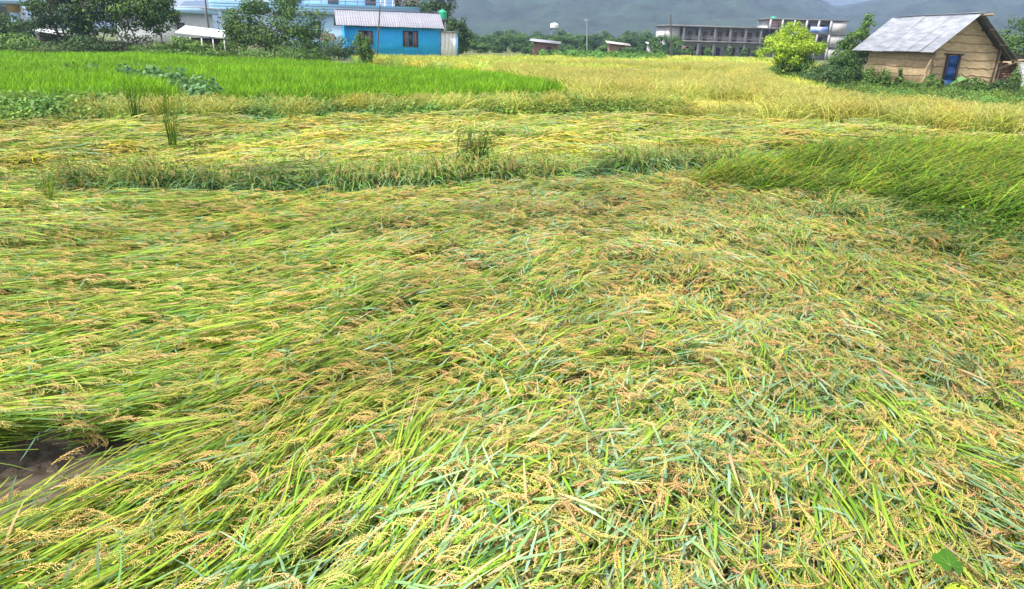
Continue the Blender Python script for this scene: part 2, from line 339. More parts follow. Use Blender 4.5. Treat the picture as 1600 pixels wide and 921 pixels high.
def field(name, src, xyz, yaw, scl, tint, label, cat, tilt=.06, r=rng):
    n = len(xyz); me = bpy.data.meshes.new(name); me.vertices.add(n); me.vertices.foreach_set('co', np.asarray(xyz, float).ravel())
    rot = np.stack([r.normal(0, tilt, n), r.normal(0, tilt, n), np.broadcast_to(yaw, (n,))], 1)
    scl = np.asarray(scl, float)
    if scl.ndim < 2: scl = np.repeat(np.broadcast_to(scl, (n,))[:, None], 3, 1)
    for nm, t, ar in (('rot', 'FLOAT_VECTOR', rot), ('scl', 'FLOAT_VECTOR', scl), ('tint', 'FLOAT_VECTOR', np.broadcast_to(tint, (n, 3)))):
        a = me.attributes.new(nm, t, 'POINT'); a.data.foreach_set('vector', np.ascontiguousarray(ar, dtype=np.float32).ravel())
    a = me.attributes.new('pick', 'INT', 'POINT'); a.data.foreach_set('value', r.integers(0, len(SRC[src].objects), n).astype(np.int32))
    me.update(); o = bpy.data.objects.new(name, me); COL.objects.link(o); md = o.modifiers.new('scatter', 'NODES'); md.node_group = GN[src]
    return tag(o, label, cat, None, 'stuff')

# ============================================================ THE SETTING
# ground: one sheet, fine near the camera, sunk a little at the ditch on the left
PUD = poly([(-260, 770), (-120, 735), (0, 725), (60, 715), (150, 705), (185, 690), (205, 700), (120, 735), (0, 800), (-150, 870), (-330, 960)])
pc = PUD.mean(0)
def ground_z(x, y):
    a = poly([(170, 700)])[0]; b = poly([(-300, 860)])[0]; d = b-a; L = np.hypot(*d); d = d/L
    s = (x-a[0])*d[0]+(y-a[1])*d[1]; q = -(x-a[0])*d[1]+(y-a[1])*d[0]
    dip = np.exp(-(q/.20)**4)*np.clip((s+.12)/.35, 0, 1)*np.clip((2.6-s)/.5, 0, 1)
    near = np.exp(-((x*x+y*y)/900))
    return -.20*dip + near*(.018*W_SWATH(x, y)) 
xs = np.unique(np.r_[np.linspace(-9000, -40, 20), np.linspace(-40, -6, 24), np.linspace(-6, 6, 150), np.linspace(6, 60, 30), np.linspace(60, 9000, 20)])
ys = np.unique(np.r_[np.linspace(-3000, -10, 8), np.linspace(-10, 1, 12), np.linspace(1, 9, 120), np.linspace(9, 60, 50), np.linspace(60, 9000, 30)])
X, Y = np.meshgrid(xs, ys); Z = ground_z(X, Y); nx = len(xs); I = np.arange(len(ys)-1)[:, None]*nx + np.arange(nx-1)[None]
g = G(); g.add(np.stack([X, Y, Z], 2).reshape(-1, 3), np.stack([I, I+1, I+1+nx, I+nx], 2).reshape(-1, 4))
m, n, b, out = new_mat('field_soil')
t = n.nodes.new('ShaderNodeTexCoord'); no = n.nodes.new('ShaderNodeTexNoise'); no.inputs['Scale'].default_value = .05; no.inputs['Detail'].default_value = 12; no.inputs['Roughness'].default_value = .7
n.links.new(t.outputs['Object'], no.inputs['Vector'])
r = n.nodes.new('ShaderNodeValToRGB'); r.color_ramp.elements[0].position = .38; r.color_ramp.elements[0].color = (.05, .075, .02, 1); r.color_ramp.elements[1].position = .62; r.color_ramp.elements[1].color = (.13, .15, .035, 1)
n.links.new(no.outputs['Fac'], r.inputs[0])
n2 = n.nodes.new('ShaderNodeTexNoise'); n2.inputs['Scale'].default_value = 11; n2.inputs['Detail'].default_value = 14; n2.inputs['Roughness'].default_value = .72; n.links.new(t.outputs['Object'], n2.inputs['Vector'])
r2 = n.nodes.new('ShaderNodeValToRGB'); r2.color_ramp.elements[0].color = (.05, .042, .034, 1); r2.color_ramp.elements[1].color = (.22, .18, .145, 1); r2.color_ramp.elements[0].position = .35; r2.color_ramp.elements[1].position = .65
n.links.new(n2.outputs['Fac'], r2.inputs[0])
gm = n.nodes.new('ShaderNodeNewGeometry'); ln = n.nodes.new('ShaderNodeVectorMath'); ln.operation = 'LENGTH'; n.links.new(gm.outputs['Position'], ln.inputs[0])
mr = n.nodes.new('ShaderNodeMapRange'); mr.inputs['From Min'].default_value = 25; mr.inputs['From Max'].default_value = 90; n.links.new(ln.outputs['Value'], mr.inputs['Value'])
mx = n.nodes.new('ShaderNodeMix'); mx.data_type = 'RGBA'; n.links.new(mr.outputs[0], mx.inputs[0]); n.links.new(r2.outputs[0], mx.inputs[6]); n.links.new(r.outputs[0], mx.inputs[7])
n.links.new(mx.outputs[2], b.inputs['Base Color']); b.inputs['Roughness'].default_value = .85
bu = n.nodes.new('ShaderNodeBump'); bu.inputs['Strength'].default_value = 1.; bu.inputs['Distance'].default_value = .06; n.links.new(n2.outputs['Fac'], bu.inputs['Height']); n.links.new(bu.outputs[0], b.inputs['Normal'])
tag(g.build('ground', m, smooth=True), kind='structure', label='muddy paddy soil reaching to the far tree line')

# muddy water in the ditch
g = G(); g.add([(pc[0]-1.6, pc[1]-1.2, -.085), (pc[0]+1.6, pc[1]-1.2, -.085), (pc[0]+1.6, pc[1]+1.2, -.085), (pc[0]-1.6, pc[1]+1.2, -.085)], [[0, 1, 2, 3]])
mw = solid('ditch_water', (.15, .12, .09), .06, (.10, .08, .06), 2., 0, spec=.9)
tag(g.build('water', mw), kind='structure', label='brown ditch water reflecting the pale sky at lower left')

# wet clods and straw along the ditch floor
xs2 = np.linspace(pc[0]-1.7, pc[0]+1.1, 150); ys2 = np.linspace(pc[1]-1.0, pc[1]+.9, 110); X2, Y2 = np.meshgrid(xs2, ys2); WC = Waves(31, 22, .05, .35)
gz = ground_z(X2, Y2); clod = np.maximum(0, WC(X2, Y2))**1.3; mk = np.clip((-gz-.02)/.10, 0, 1); Z2 = gz-.014+mk*(.034+.022*clod); I2 = np.arange(109)[:, None]*150+np.arange(149)[None]
mb = solid('wet_mud', (.26, .20, .14), .38, (.10, .075, .05), 16., .8, spec=.55, detail=14)
g = G(); g.add(np.stack([X2, Y2, Z2], 2).reshape(-1, 3), np.stack([I2, I2+1, I2+151, I2+150], 2).reshape(-1, 4)); tag(g.build('mud', mb, smooth=True), kind='structure', label='cloddy wet mud on the floor of the ditch')
g = G(); r = np.random.default_rng(5); blades(g, r, 70, (.7, .22), (.08, .3), .5, .7, .3, .02, -.05, (.003, .007), STRAW+[(.2, .15, .1)], 4, .4, (-.10, -.02), .3)
o = g.build('fallen_straw', M_LEAF); o.location = (pc[0]-.2, pc[1]-.05, 0); tag(o, 'dead straw pieces strewn on the wet mud of the ditch', 'straw', None, 'stuff')

# hills: a long wooded ridge, plus a paler one far behind on the left
def ridge_h(px):   # ridge line in photo rows
    P = [(-2500, -60), (-400, -30), (150, 26), (240, 22), (300, 3), (318, 0), (345, 6), (420, 12), (520, 8), (600, -8), (700, -30), (900, -60), (1150, -60), (1260, -14), (1290, 3), (1302, 9), (1316, 10), (1328, 7), (1345, 4), (1372, -1), (1400, -10), (1500, -40), (1900, -60), (3500, -60)]
    return np.interp(px, [p[0] for p in P], [p[1] for p in P])
def hills(name, Y0, Y1, pxs, rows, base_px, cols, label, lumps, seed):
    wv = Waves(seed, 20, 30, 160); w2 = Waves(seed+1, 24, 8, 25)
    nr = 46; V = []
    for px, ry in zip(pxs, rows):
        top = atY(px, ry, Y1); hx = (top[0]/Y1)
        for j in range(nr+1):
            s = j/nr; yy = Y0+(Y1-Y0)*s; xx = hx*yy; zz = (top[2])*(s**1.25)
            V.append((xx, yy, zz))
    V = np.array(V); s = np.tile(np.arange(nr+1)/nr, len(pxs))
    V[:, 2] += (wv(V[:, 0], V[:, 1])*lumps*s*(1-s)*2.2 + w2(V[:, 0], V[:, 1])*lumps*.26*np.minimum(1, s*3))*np.where(s > .999, .25, 1); V[:, 2] -= (s == 0)*6
    k = nr+1; I = np.arange(len(pxs)-1)[:, None]*k+np.arange(nr)[None]
    g = G(); g.add(V, np.stack([I, I+k, I+k+1, I+1], 2).reshape(-1, 4)); mm = solid(name+'_woods', cols[0], .9, cols[1], .02, 1., detail=14); mm.node_tree.nodes
    for nd in mm.node_tree.nodes:
        if nd.type == 'BUMP': nd.inputs['Distance'].default_value = 8
    tag(g.build(name, mm, smooth=True), kind='structure', label=label)
px = np.linspace(560, 3300, 420); hills('hills', 480, 1200, px, np.where(px < 700, ridge_h(px)+(700-px)*.35, ridge_h(px)), 75, [(.028, .055, .036), (.008, .018, .016)], 'wooded hillside fading blue in the haze', 5, 40)
px = np.linspace(-2500, 1700, 260); hills('far_hills', 1500, 2600, px, np.where(px > 600, -20, ridge_h(px)), 60, [(.06, .08, .06), (.04, .06, .05)], 'pale hazy ridge behind the houses at left', 16, 50)

# ============================================================ RICE FIELDS
berm_px = [(-400, 298), (0, 306), (150, 306), (300, 309), (450, 307), (620, 300), (750, 294), (880, 286), (1000, 276), (1150, 270)]
berm = poly(berm_px)
FORE = np.concatenate([poly(berm_px[1:]), poly([(1250, 306), (1320, 362), (1450, 420), (1600, 466), (2100, 560)]), np.array([[5.2, 1.0], [-5.5, 1.0]]), poly([(-500, 500), (-400, 330)])])
CTRL = [  # px, py, direction of the swept stalks in the photo (degrees, counter-clockwise from right), share of tangled tufts
    (0, 900, 27, .0), (150, 820, 28, .0), (330, 900, 34, .05), (330, 760, 33, .05), (520, 880, 44, .25), (560, 740, 42, .3), (50, 640, 8, .0), (200, 640, 14, .0), (380, 640, 24, .05), (560, 620, 27, .2), (700, 660, 36, .45),
    (0, 540, 8, 0), (150, 500, 10, 0), (300, 540, 16, .0), (450, 500, 16, .1), (0, 430, 4, 0), (200, 420, 4, 0), (400, 420, 12, .1), (60, 350, -4, .15), (250, 345, 4, .2), (450, 350, 12, .3), (620, 350, 14, .5), (600, 430, 18, .3), (650, 520, 24, .35),
    (780, 400, 22, .75), (800, 500, 28, .5), (820, 600, 36, .7), (950, 480, 28, .6), (1000, 560, 20, .7), (950, 700, 38, .75), (800, 800, 46, .75), (750, 900, 55, .7), (1050, 640, 30, .8), (1000, 850, -110, .9),
    (900, 330, 10, .9), (1100, 350, -50, .9), (1100, 450, -70, .95), (1200, 600, -85, 1), (1200, 750, -75, .95), (1150, 880, -95, .9), (1320, 700, -50, .6), (1380, 800, -48, .5), (1300, 880, -50, .6), (1500, 880, -70, .8),
    (1300, 500, -75, .95), (1450, 550, -70, .9), (1560, 680, -25, .6), (1500, 620, -60, .9), (1580, 800, -35, .7), (1250, 340, -38, .5), (1350, 400, -35, .5), (1480, 450, -32, .5), (1580, 500, -38, .6), (1420, 480, -40, .7)]
cw = np.array([atz(a, b_, .25)[:2] for a, b_, _, _ in CTRL]); cdv = []
for a, b_, an, _ in CTRL:
    p = atz(a, b_, .25); q = atz(a+6*math.cos(math.radians(an)), b_-6*math.sin(math.radians(an)), .25); d = (q-p)[:2]; cdv.append(d/np.hypot(*d))
cdv = np.array(cdv); cms = np.array([c[3] for c in CTRL])
def flow(P):
    d2 = ((P[:, None]-cw[None])**2).sum(2); sc_ = (.35+.05*np.hypot(P[:, 0], P[:, 1]))**2; wt = 1/(d2/sc_[:, None]+.15)**2; wt /= wt.sum(1)[:, None]
    v = wt@cdv; return np.arctan2(v[:, 1], v[:, 0]), wt@cms
def mat_z(x, y): return .12 + .028*W_SWATH(x, y) + .022*W_BIG(x, y)
def tintf(x, y, a=.09, b_=.10, hue=.05):
    l = 1 + a*W_T1(x, y) + b_*W_T2(x, y)*.6; h = W_T1(y+7, x-3); l = np.clip(l, .6, 1.45)
    return np.stack([l*(1+hue*h), l, l*(1-hue*h)], 1)
P = scatter(FORE, lambda d: np.where(d < 7, 108., 78.)); 
ang, mess = flow(P); dv = np.stack([np.cos(ang), np.sin(ang)], 1); OPEN = poly([(-260, 790), (-120, 715), (0, 700), (60, 692), (130, 684), (180, 684), (205, 694), (140, 745), (0, 830), (-150, 905), (-330, 1010)], .12)
k = np.ones(len(P), bool)
for s_ in (-.35, -.15, .1, .35):
    q_ = P+dv*s_; k &= ~inpoly(OPEN, q_[:, 0], q_[:, 1])
k &= ~((inpoly(np.concatenate([berm-[0, .1], (berm-[0, .75])[::-1]]), P[:, 0], P[:, 1])) & (P[:, 0] > -5))
P = P[k]; ang = ang[k]; mess = mess[k]; is_m = rng.uniform(0, 1, len(P)) < mess
gap = W_T1(P[:, 0]*2.2+3, P[:, 1]*2.2-5) > np.where(np.hypot(P[:, 0], P[:, 1]) < 4.5, -2.3, -1.7); P = P[gap]; ang = ang[gap]; is_m = is_m[gap]
for sel, src, nm, lb in ((~is_m, 'long_tuft', 'flattened_rice', 'flattened green rice with long stalks swept one way across the near field'), (is_m, 'tangled_tuft', 'tangled_rice', 'tangled lodged rice with bluish leaves and golden ears in the near field')):
    Q = P[sel]; z = mat_z(Q[:, 0], Q[:, 1]); n_ = len(Q)
    yaw = ang[sel]+rng.normal(0, .16 if src == 'long_tuft' else .32, n_)+.14*W_SWATH(Q[:, 1], Q[:, 0])*(1 if src == 'long_tuft' else 1.6)
    # pull the root back so that the tuft is centred on its spot
    back = .24 if src == 'long_tuft' else .12
    Q2 = Q-back*np.stack([np.cos(yaw), np.sin(yaw)], 1)
    field(nm, src, np.c_[Q2, z+rng.uniform(-.09, .04, n_)], yaw, rng.uniform(.64, .98, n_), tintf(Q[:, 0], Q[:, 1], .11, .09, .03)*np.array([.98, 1.0, 1.05]), lb, 'rice', .05)

# second lodged field, paler
SEC = np.concatenate([poly([(-500, 207), (0, 205), (400, 199), (800, 191), (1000, 188), (1200, 200), (1420, 214), (1600, 230), (1950, 256), (1950, 270), (1600, 248), (1420, 240), (1180, 236), (1150, 262)]), berm[::-1]])
P = scatter(SEC, lambda d: np.where(d < 15, 48., 34.)); a = .15+.5*W_BIG(P[:, 0], P[:, 1])+rng.normal(0, .5, len(P))
P2 = P-.2*np.stack([np.cos(a), np.sin(a)], 1)
ti = tintf(P[:, 0], P[:, 1], .10, .1, .08)*np.array([1.08, 1.05, 1.05]); 
field('ripe_lodged_rice', 'flat_tuft', np.c_[P2, .02+.10*np.clip(W_BIG(P[:, 0], P[:, 1]), -1, 2)*.5+.05*W_SWATH(P[:, 0], P[:, 1])+.05], a, rng.uniform(.9, 1.3, len(P)), ti, 'pale yellow rice pressed flat in the field beyond the first bund', 'rice', .08)

# bund row: half standing plants that hang over towards the camera
P = along(berm, 640, .30); k = rng.uniform(0, 1, len(P)) < np.clip(.75+.5*W_T1(P[:, 0], P[:, 1]), .25, 1); P = P[k]
P = P[P[:, 0] > poly([(130, 299)])[0, 0]]-np.array([0, .12])
ti = tintf(P[:, 0], P[:, 1], .2, .1, .05)*np.array([.66, .84, .82])
field('bund_rice', 'arching_tuft', np.c_[P, np.zeros(len(P))], -PI/2+rng.normal(0, .9, len(P)), np.stack([rng.uniform(.8, 1.1, len(P))]*2+[rng.uniform(.65, 1.05, len(P))], 1), ti, 'row of half fallen rice arching over the bund between the two flattened fields', 'rice', .15)
P = along(berm, 520, .4)
field('bund_weeds', 'weed_plant', np.c_[P, np.zeros(len(P))], rng.uniform(0, 6.28, len(P)), rng.uniform(.4, .9, len(P)), tintf(P[:, 0], P[:, 1]), 'low green weeds growing along the first bund', 'weeds')

# green mass on the right, leaning right, over dark weeds
MASS = poly([(1060, 268), (1130, 252), (1230, 236), (1400, 228), (1900, 232), (2150, 370), (1600, 342), (1480, 316), (1300, 292), (1160, 278)], .35)
P = scatter(MASS, 34.); fr = (P[:, 1]-P[:, 1].min())/(np.ptp(P[:, 1])); 
ti = tintf(P[:, 0], P[:, 1], .14, .1, .08)*np.array([.70, .75, .46])
hgt = .8+.25*np.clip((P[:, 0]-P[:, 0].min())/3.5, 0, 1)
field('leaning_green_rice', 'leaning_tuft', np.c_[P, np.zeros(len(P))], .15+rng.normal(0, .35, len(P)), np.stack([hgt*1.05, hgt*1.05, hgt*rng.uniform(.75, 1., len(P))], 1), ti, 'thick bright green rice still half standing on the right', 'rice', .16)
EDGE = poly([(1130, 286), (1250, 308), (1330, 364), (1460, 420), (1620, 470), (1850, 525)])
P = along(EDGE, 140, .3)
field('drooping_rice', 'arching_tuft', np.c_[P, np.zeros(len(P))+.02], -.75+rng.normal(0, .35, len(P)), np.stack([rng.uniform(.8, 1.2, len(P)), rng.uniform(.7, 1., len(P)), rng.uniform(.35, .62, len(P))], 1), tintf(P[:, 0], P[:, 1], .15, .1, .1)*np.array([.98, .95, .9]), 'rice stalks drooping from the weedy hollow into the near field', 'rice', .2)
WEEDS = poly([(1200, 298), (1330, 318), (1500, 330), (1900, 350), (2200, 540), (1640, 466), (1460, 416), (1340, 358)])
P = scatter(WEEDS, 46.)
field('weeds', 'weed_plant', np.c_[P, np.zeros(len(P))], rng.uniform(0, 6.28, len(P)), rng.uniform(.5, 1.15, len(P)), tintf(P[:, 0], P[:, 1], .3, .1, .1)*np.array([.8, .85, .7]), 'dark leafy weeds in the hollow at the right edge', 'weeds', .15)
P = scatter(WEEDS, 9.)
field('hollow_rice', 'arching_tuft', np.c_[P, np.zeros(len(P))], -.6+rng.normal(0, .6, len(P)), np.stack([rng.uniform(.7, 1., len(P)), rng.uniform(.7, 1., len(P)), rng.uniform(.4, .6, len(P))], 1), tintf(P[:, 0], P[:, 1], .15, .1, .1)*np.array([.5, .6, .42]), 'scattered rice stalks bending over the dark weeds at the right edge', 'rice', .2)

# second bund: weeds, dead straw coloured plants in front of the bright field
b2 = poly([(-500, 203), (0, 200), (150, 197), (300, 194), (480, 190), (650, 186), (800, 181), (900, 176), (1000, 176), (1080, 180)])
P = along(b2+np.array([0, .85]), 2500, 1.4); ti = tintf(P[:, 0], P[:, 1], .25, .15, .12)*np.array([1.25, 1.1, 1.2])
left = P[:, 0] < poly([(170, 188)])[0, 0]
field('bank_weeds', 'weed_plant', np.c_[P, np.zeros(len(P))], rng.uniform(0, 6.28, len(P)), np.where(left, rng.uniform(1.2, 2.4, len(P)), rng.uniform(.8, 1.9, len(P))), ti, 'mixed weeds on the bank below the bright green field', 'weeds')
P = along(b2+np.array([0, .1]), 620, .42); P = P[P[:, 0] > poly([(165, 188)])[0, 0]]; k = rng.uniform(0, 1, len(P)) < np.clip(.35+.6*W_T1(P[:, 0], P[:, 1]), .03, 1); P = P[k]
field('dry_bank_rice', 'ripe_patch', np.c_[P, np.zeros(len(P))], rng.uniform(0, 6.28, len(P)), np.stack([rng.uniform(.6, .9, len(P))]*2+[rng.uniform(.5, 1.0, len(P))], 1), tintf(P[:, 0], P[:, 1], .2, .1, .05)*np.array([.88, .90, .85]), 'fringe of dry straw coloured rice standing along the second bund', 'rice', .1)

# bright young rice
YNG = poly([(-500, 142), (0, 140), (400, 141), (700, 139), (915, 128), (760, 112), (520, 94), (300, 84), (0, 77), (-400, 68)], .55)
P = scatter(YNG, lambda d: np.where(d < 45, 6.5, 4.2)); d = np.hypot(P[:, 0], P[:, 1])
gp = [(200, 112, 55, 2.5), (255, 110, 40, 2.5), (90, 100, 40, 3)]
keep = np.ones(len(P), bool)
GP1 = poly([(175, 112), (240, 108), (330, 128), (330, 150), (290, 150), (240, 126), (175, 122)], .4)
GP2 = poly([(60, 103), (190, 104), (190, 108), (60, 107)], .45)
for q in (GP1, GP2): keep &= ~inpoly(q, P[:, 0], P[:, 1])
P = P[keep]; d = d[keep]; s = np.where(d > 45, 1.15, 1.)
ti = tintf(P[:, 0], P[:, 1], .12, .14, .06)*np.array([.92, 1.0, .9])
field('young_rice', 'young_patch', np.c_[P, np.zeros(len(P))], rng.uniform(0, 6.28, len(P)), np.stack([s, s, rng.uniform(.78, 1.0, len(P))+.07*W_T2(P[:, 0], P[:, 1])], 1), ti, 'bright green young rice standing upright in the middle field', 'rice', .06)
P = np.concatenate([scatter(GP1, 1.6), scatter(GP2, .7)])
field('broad_leaf_weeds', 'broad_plant', np.c_[P, np.zeros(len(P))], rng.uniform(0, 6.28, len(P)), rng.uniform(.8, 1.3, len(P)), np.ones((len(P), 3)), 'pale broad leaved weeds in gaps of the bright green rice', 'weeds')

# ripe golden rice, middle distance to far
GOLD1 = np.concatenate([poly([(905, 156), (985, 178), (1090, 184), (1190, 196), (1300, 198), (1420, 208), (1600, 222), (2000, 250)]), poly([(2300, 175), (1900, 165), (1700, 157), (1600, 153), (1500, 145), (1400, 139), (1330, 133), (1260, 129)], .95), poly([(1200, 131), (1190, 108), (960, 104), (740, 102)], .2)])
P = scatter(GOLD1, lambda d: np.where(d < 32, 7.5, 5.)); d = np.hypot(P[:, 0], P[:, 1])
# tracts where the crop has gone over are lower
low = inpoly(poly([(930, 150), (1190, 158), (1215, 190), (1190, 197), (985, 176)], .3), P[:, 0], P[:, 1]) | inpoly(poly([(600, 96), (950, 104), (1150, 116), (1150, 124), (930, 116), (740, 106)], .3), P[:, 0], P[:, 1])
hz = np.where(low, rng.uniform(.3, .5, len(P)), rng.uniform(.9, 1.2, len(P))+.06*W_T2(P[:, 0], P[:, 1])); 
ti = tintf(P[:, 0], P[:, 1], .08, .08, .05)*np.array([1.0, 1.0, .95])
field('golden_rice', 'ripe_patch', np.c_[P, np.zeros(len(P))], rng.uniform(0, 6.28, len(P)), np.stack([np.where(low, 1.2, 1.), np.where(low, 1.2, 1.), hz], 1), ti, 'ripe golden rice still standing in front of the mud walled hut', 'rice', .12)
GOLD2 = poly([(560, 90), (740, 102), (960, 104), (1190, 108), (1200, 131), (1270, 128), (1270, 96), (1200, 90), (1040, 87), (900, 87), (700, 86), (560, 84)], .5)
P = scatter(GOLD2, lambda d: np.where(d < 90, 2.0, .8)); d = np.hypot(P[:, 0], P[:, 1]); s = np.where(d > 90, 1.6, 1.)
bandg = inpoly(poly([(1080, 104), (1260, 118), (1260, 126), (1060, 112)], .5), P[:, 0], P[:, 1])
ti = tintf(P[:, 0]*.6, P[:, 1]*.35, .06, .10, .14)*np.where(bandg[:, None], np.array([[.62, .85, .5]]), np.array([[.98, 1.06, .8]]))
field('far_golden_rice', 'far_patch', np.c_[P, np.zeros(len(P))], rng.uniform(0, 6.28, len(P)), np.stack([s, s, rng.uniform(.85, 1.1, len(P))], 1), ti, 'yellow green rice reaching back to the tree line and long building', 'rice')

# individual tufts that stand out
def single_tuft(px, py, fn, s, yaw, label, cat='grass tuft', seed=1, name='grass_tuft', tint=(1, 1, 1), n=1, tilt=0.):
    p = atz(px, py); g = G(); r = np.random.default_rng(seed)
    for i in range(n): fn(g, r, i)
    for i in range(len(g.c)): g.c[i] = g.c[i]*np.array(tint)*(1.0 if fn is f_weed else .8)
    o = g.build(name, M_LEAF); o.location = (p[0], p[1], .02); o.scale = s; o.rotation_euler = (0, tilt, yaw); return tag(o, label, cat)
single_tuft(217, 212, f_sprig, (1.2, 1.2, 1.4), 0, 'dark green upright grass tuft just below the bright rice, farther of two', seed=4, tilt=-.22, tint=(.55, .62, .7))
single_tuft(276, 248, f_sprig, (1.1, 1.1, 1.5), 0, 'taller green grass tuft in the pale flattened field, nearer of two', seed=5, tilt=-.16, tint=(.8, .85, .8))
single_tuft(84, 334, f_sprig, (.6, .6, .62), 0, 'small yellow green grass tuft at left end of the first bund', seed=6, tilt=-.3, tint=(1.5, 1.2, 1))
single_tuft(745, 284, f_fount, (.8, .8, 1.4), -1.57, 'dark clump of drooping rice standing behind the first bund', 'rice clump', 7, 'rice_clump', (.28, .42, .42), 7)
single_tuft(770, 292, f_sprig, (.4, .4, .75), 0, 'thin bright green shoot beside the dark drooping clump', seed=8, tint=(1, 1.25, 1))
single_tuft(940, 210, f_fount, (1.3, 1.0, .75), -1.57, 'low green clump of rice rising from the pale flattened field', 'rice clump', 9, 'rice_clump', (.75, .85, .9), 2)
single_tuft(1203, 222, f_sprig, (1., 1., .35), 0, 'short dark green tuft left of the leaning green rice', seed=10, tint=(.8, .9, 1))
single_tuft(1198, 192, f_weed, (1.5, 1.2, 1.2), 0, 'small dark weed at the corner of the golden rice', 'weed', 11, 'weed_plant')

# broad lobed leaf and yellow green plant head in the bottom right corner
def vine_leaf(px, py, z, s, yaw, tl, label):
    ang_ = np.linspace(-PI, PI, 61)[:-1]; rad = .62+.26*np.cos(ang_*5/1)*.35+.16*np.cos(ang_) + .025*np.cos(ang_*19)
    rad = np.where(np.abs(ang_) > 2.8, rad*.55, rad)
    ring = []
    for f_ in (.0, .33, .66, 1.):
        ring.append(np.stack([rad*f_*np.cos(ang_), rad*f_*np.sin(ang_), .10*f_**2*np.cos(ang_*2)+.03*np.abs(np.sin(ang_*2.5))*f_], 1))
    v = np.concatenate(ring); n_ = 60; f = [[a*n_+i, a*n_+(i+1) % n_, (a+1)*n_+(i+1) % n_, (a+1)*n_+i] for a in range(3) for i in range(n_)]
    root = empty('vine_leaf', atz(px, py, z), yaw, label, 'leaf'); root.rotation_euler = (tl[0], tl[1], yaw); root.scale = (s, s, s)
    g = G(); g.add(v, f, (.055, .16, .014)); g.build('leaf_blade', M_LEAF, root, True)
    g = G()
    for a_ in (-1.5, -.75, 0, .75, 1.5): g.tube([(0, 0, .012), (.3*math.cos(a_), .3*math.sin(a_), .02+.01), (.6*math.cos(a_), .6*math.sin(a_), .05)], [.014, .01, .004], 4, (.22, .36, .08), False)
    g.build('leaf_veins', M_LEAF, root)
    g = G(); g.tube([(0, 0, 0), (-.5, .1, -.3), (-.8, .3, -.9)], .02, 5, (.2, .32, .06), False); g.build('leaf_stalk', M_LEAF, root)
vine_leaf(1484, 884, .36, .085, 1.35, (.25, -.2), 'broad dark green lobed leaf lying over the rice at bottom right')
p = atz(1500, 930, .30); g = G(); r = np.random.default_rng(2); n_ = 260; a = r.uniform(0, 6.28, n_); e = r.uniform(0, 1, n_)
pos = np.stack([.055*np.cos(a)*np.sqrt(1-e*e), .045*np.sin(a)*np.sqrt(1-e*e), .04*e], 1); leafquads(g, pos, pos+np.array([0, 0, .01]), .007, [(.36, .46, .04), (.30, .42, .03), (.45, .50, .06)], r, .7)
root = empty('yellow_flower_head', p, 0, 'fluffy yellow green flower head at the bottom edge below the broad leaf', 'flower'); g.build('petals', M_LEAF, root)
g = G(); g.tube([(0, 0, .01), (.02, .01, -.1), (.05, .03, -.3)], .006, 5, (.2, .3, .05)); g.build('stalk', M_LEAF, root)
# weeds and clods by the ditch
a = poly([(150, 706)])[0]
P = along(poly([(-260, 740), (-60, 700), (20, 692), (60, 690)]), 26, .08)
field('ditch_weeds', 'weed_plant', np.c_[P, ground_z(P[:, 0], P[:, 1])], rng.uniform(0, 6.28, len(P)), rng.uniform(.18, .42, len(P)), tintf(P[:, 0], P[:, 1])*np.array([1.4, 1.4, 1.2]), 'small green weeds on the muddy lip of the ditch', 'weeds')

# ============================================================ BUILDINGS
TIN = solid('tin_sheet', (.30, .305, .36), .5, (.24, .24, .29), .7, .15, spec=.5, metal=.3, stretch=(1, 6, 1))
TING = solid('grey_tin', (.34, .355, .40), .5, (.20, .21, .25), .9, .15, spec=.4, metal=.2, stretch=(1, 5, 1))
TINB = solid('tin_dull', (.34, .35, .37), .6, (.22, .22, .24), 1.2, .1)
CYAN = solid('cyan_paint', (.02, .42, .92), .7, (.018, .35, .78), 1.0)
WHITE = solid('white_paint', (.62, .63, .66), .7, (.50, .52, .55), .8)
PBLUE = solid('pale_blue_paint', (.42, .62, .80), .7, (.36, .55, .72), .6)
SKYB = solid('sky_blue_paint', (.30, .56, .82), .7, (.25, .48, .74), .6)
DWOOD = solid('dark_wood', (.07, .045, .035), .7, (.04, .03, .025), 5)
GLASS = solid('dark_glass', (.03, .035, .04), .12, (.02, .022, .025), 2, spec=.8)
CONC = solid('raw_concrete', (.42, .41, .41), .85, (.36, .355, .35), .5)
CONCD = solid('slab_concrete', (.20, .19, .185), .9, (.13, .125, .12), .5)
PLAST = solid('render_plaster', (.56, .54, .56), .85, (.48, .47, .48), .4)
SHUT = solid('reddish_shutter', (.26, .17, .16), .8, (.2, .13, .12), 2)
GTANK = solid('green_plastic', (.015, .36, .20), .45, (.012, .30, .17), 1)
WTANK = solid('white_plastic', (.78, .78, .76), .5, (.66, .66, .64), 1)
MUD = solid('mud_daub', (.60, .45, .27), .92, (.43, .31, .18), 2.4, .6, stretch=(1, 1, 2.5))
RAIL = solid('bamboo_rail', (.36, .27, .16), .85, (.2, .14, .09), 9)
BRICK = solid('brick', (.32, .18, .13), .9, (.22, .12, .09), 3)
CLOTH = solid('worn_cloth', (.62, .63, .64), .8, (.42, .44, .46), 4)
BDOOR = solid('blue_door', (.015, .075, .26), .5, (.012, .055, .2), 3)
POLEM = solid('pole', (.10, .09, .08), .8); METAL = solid('grey_metal', (.42, .44, .46), .5, metal=.5)

def gabled(cross0, cross1, length0, length1, z0, zr, axis='x'):
    pass

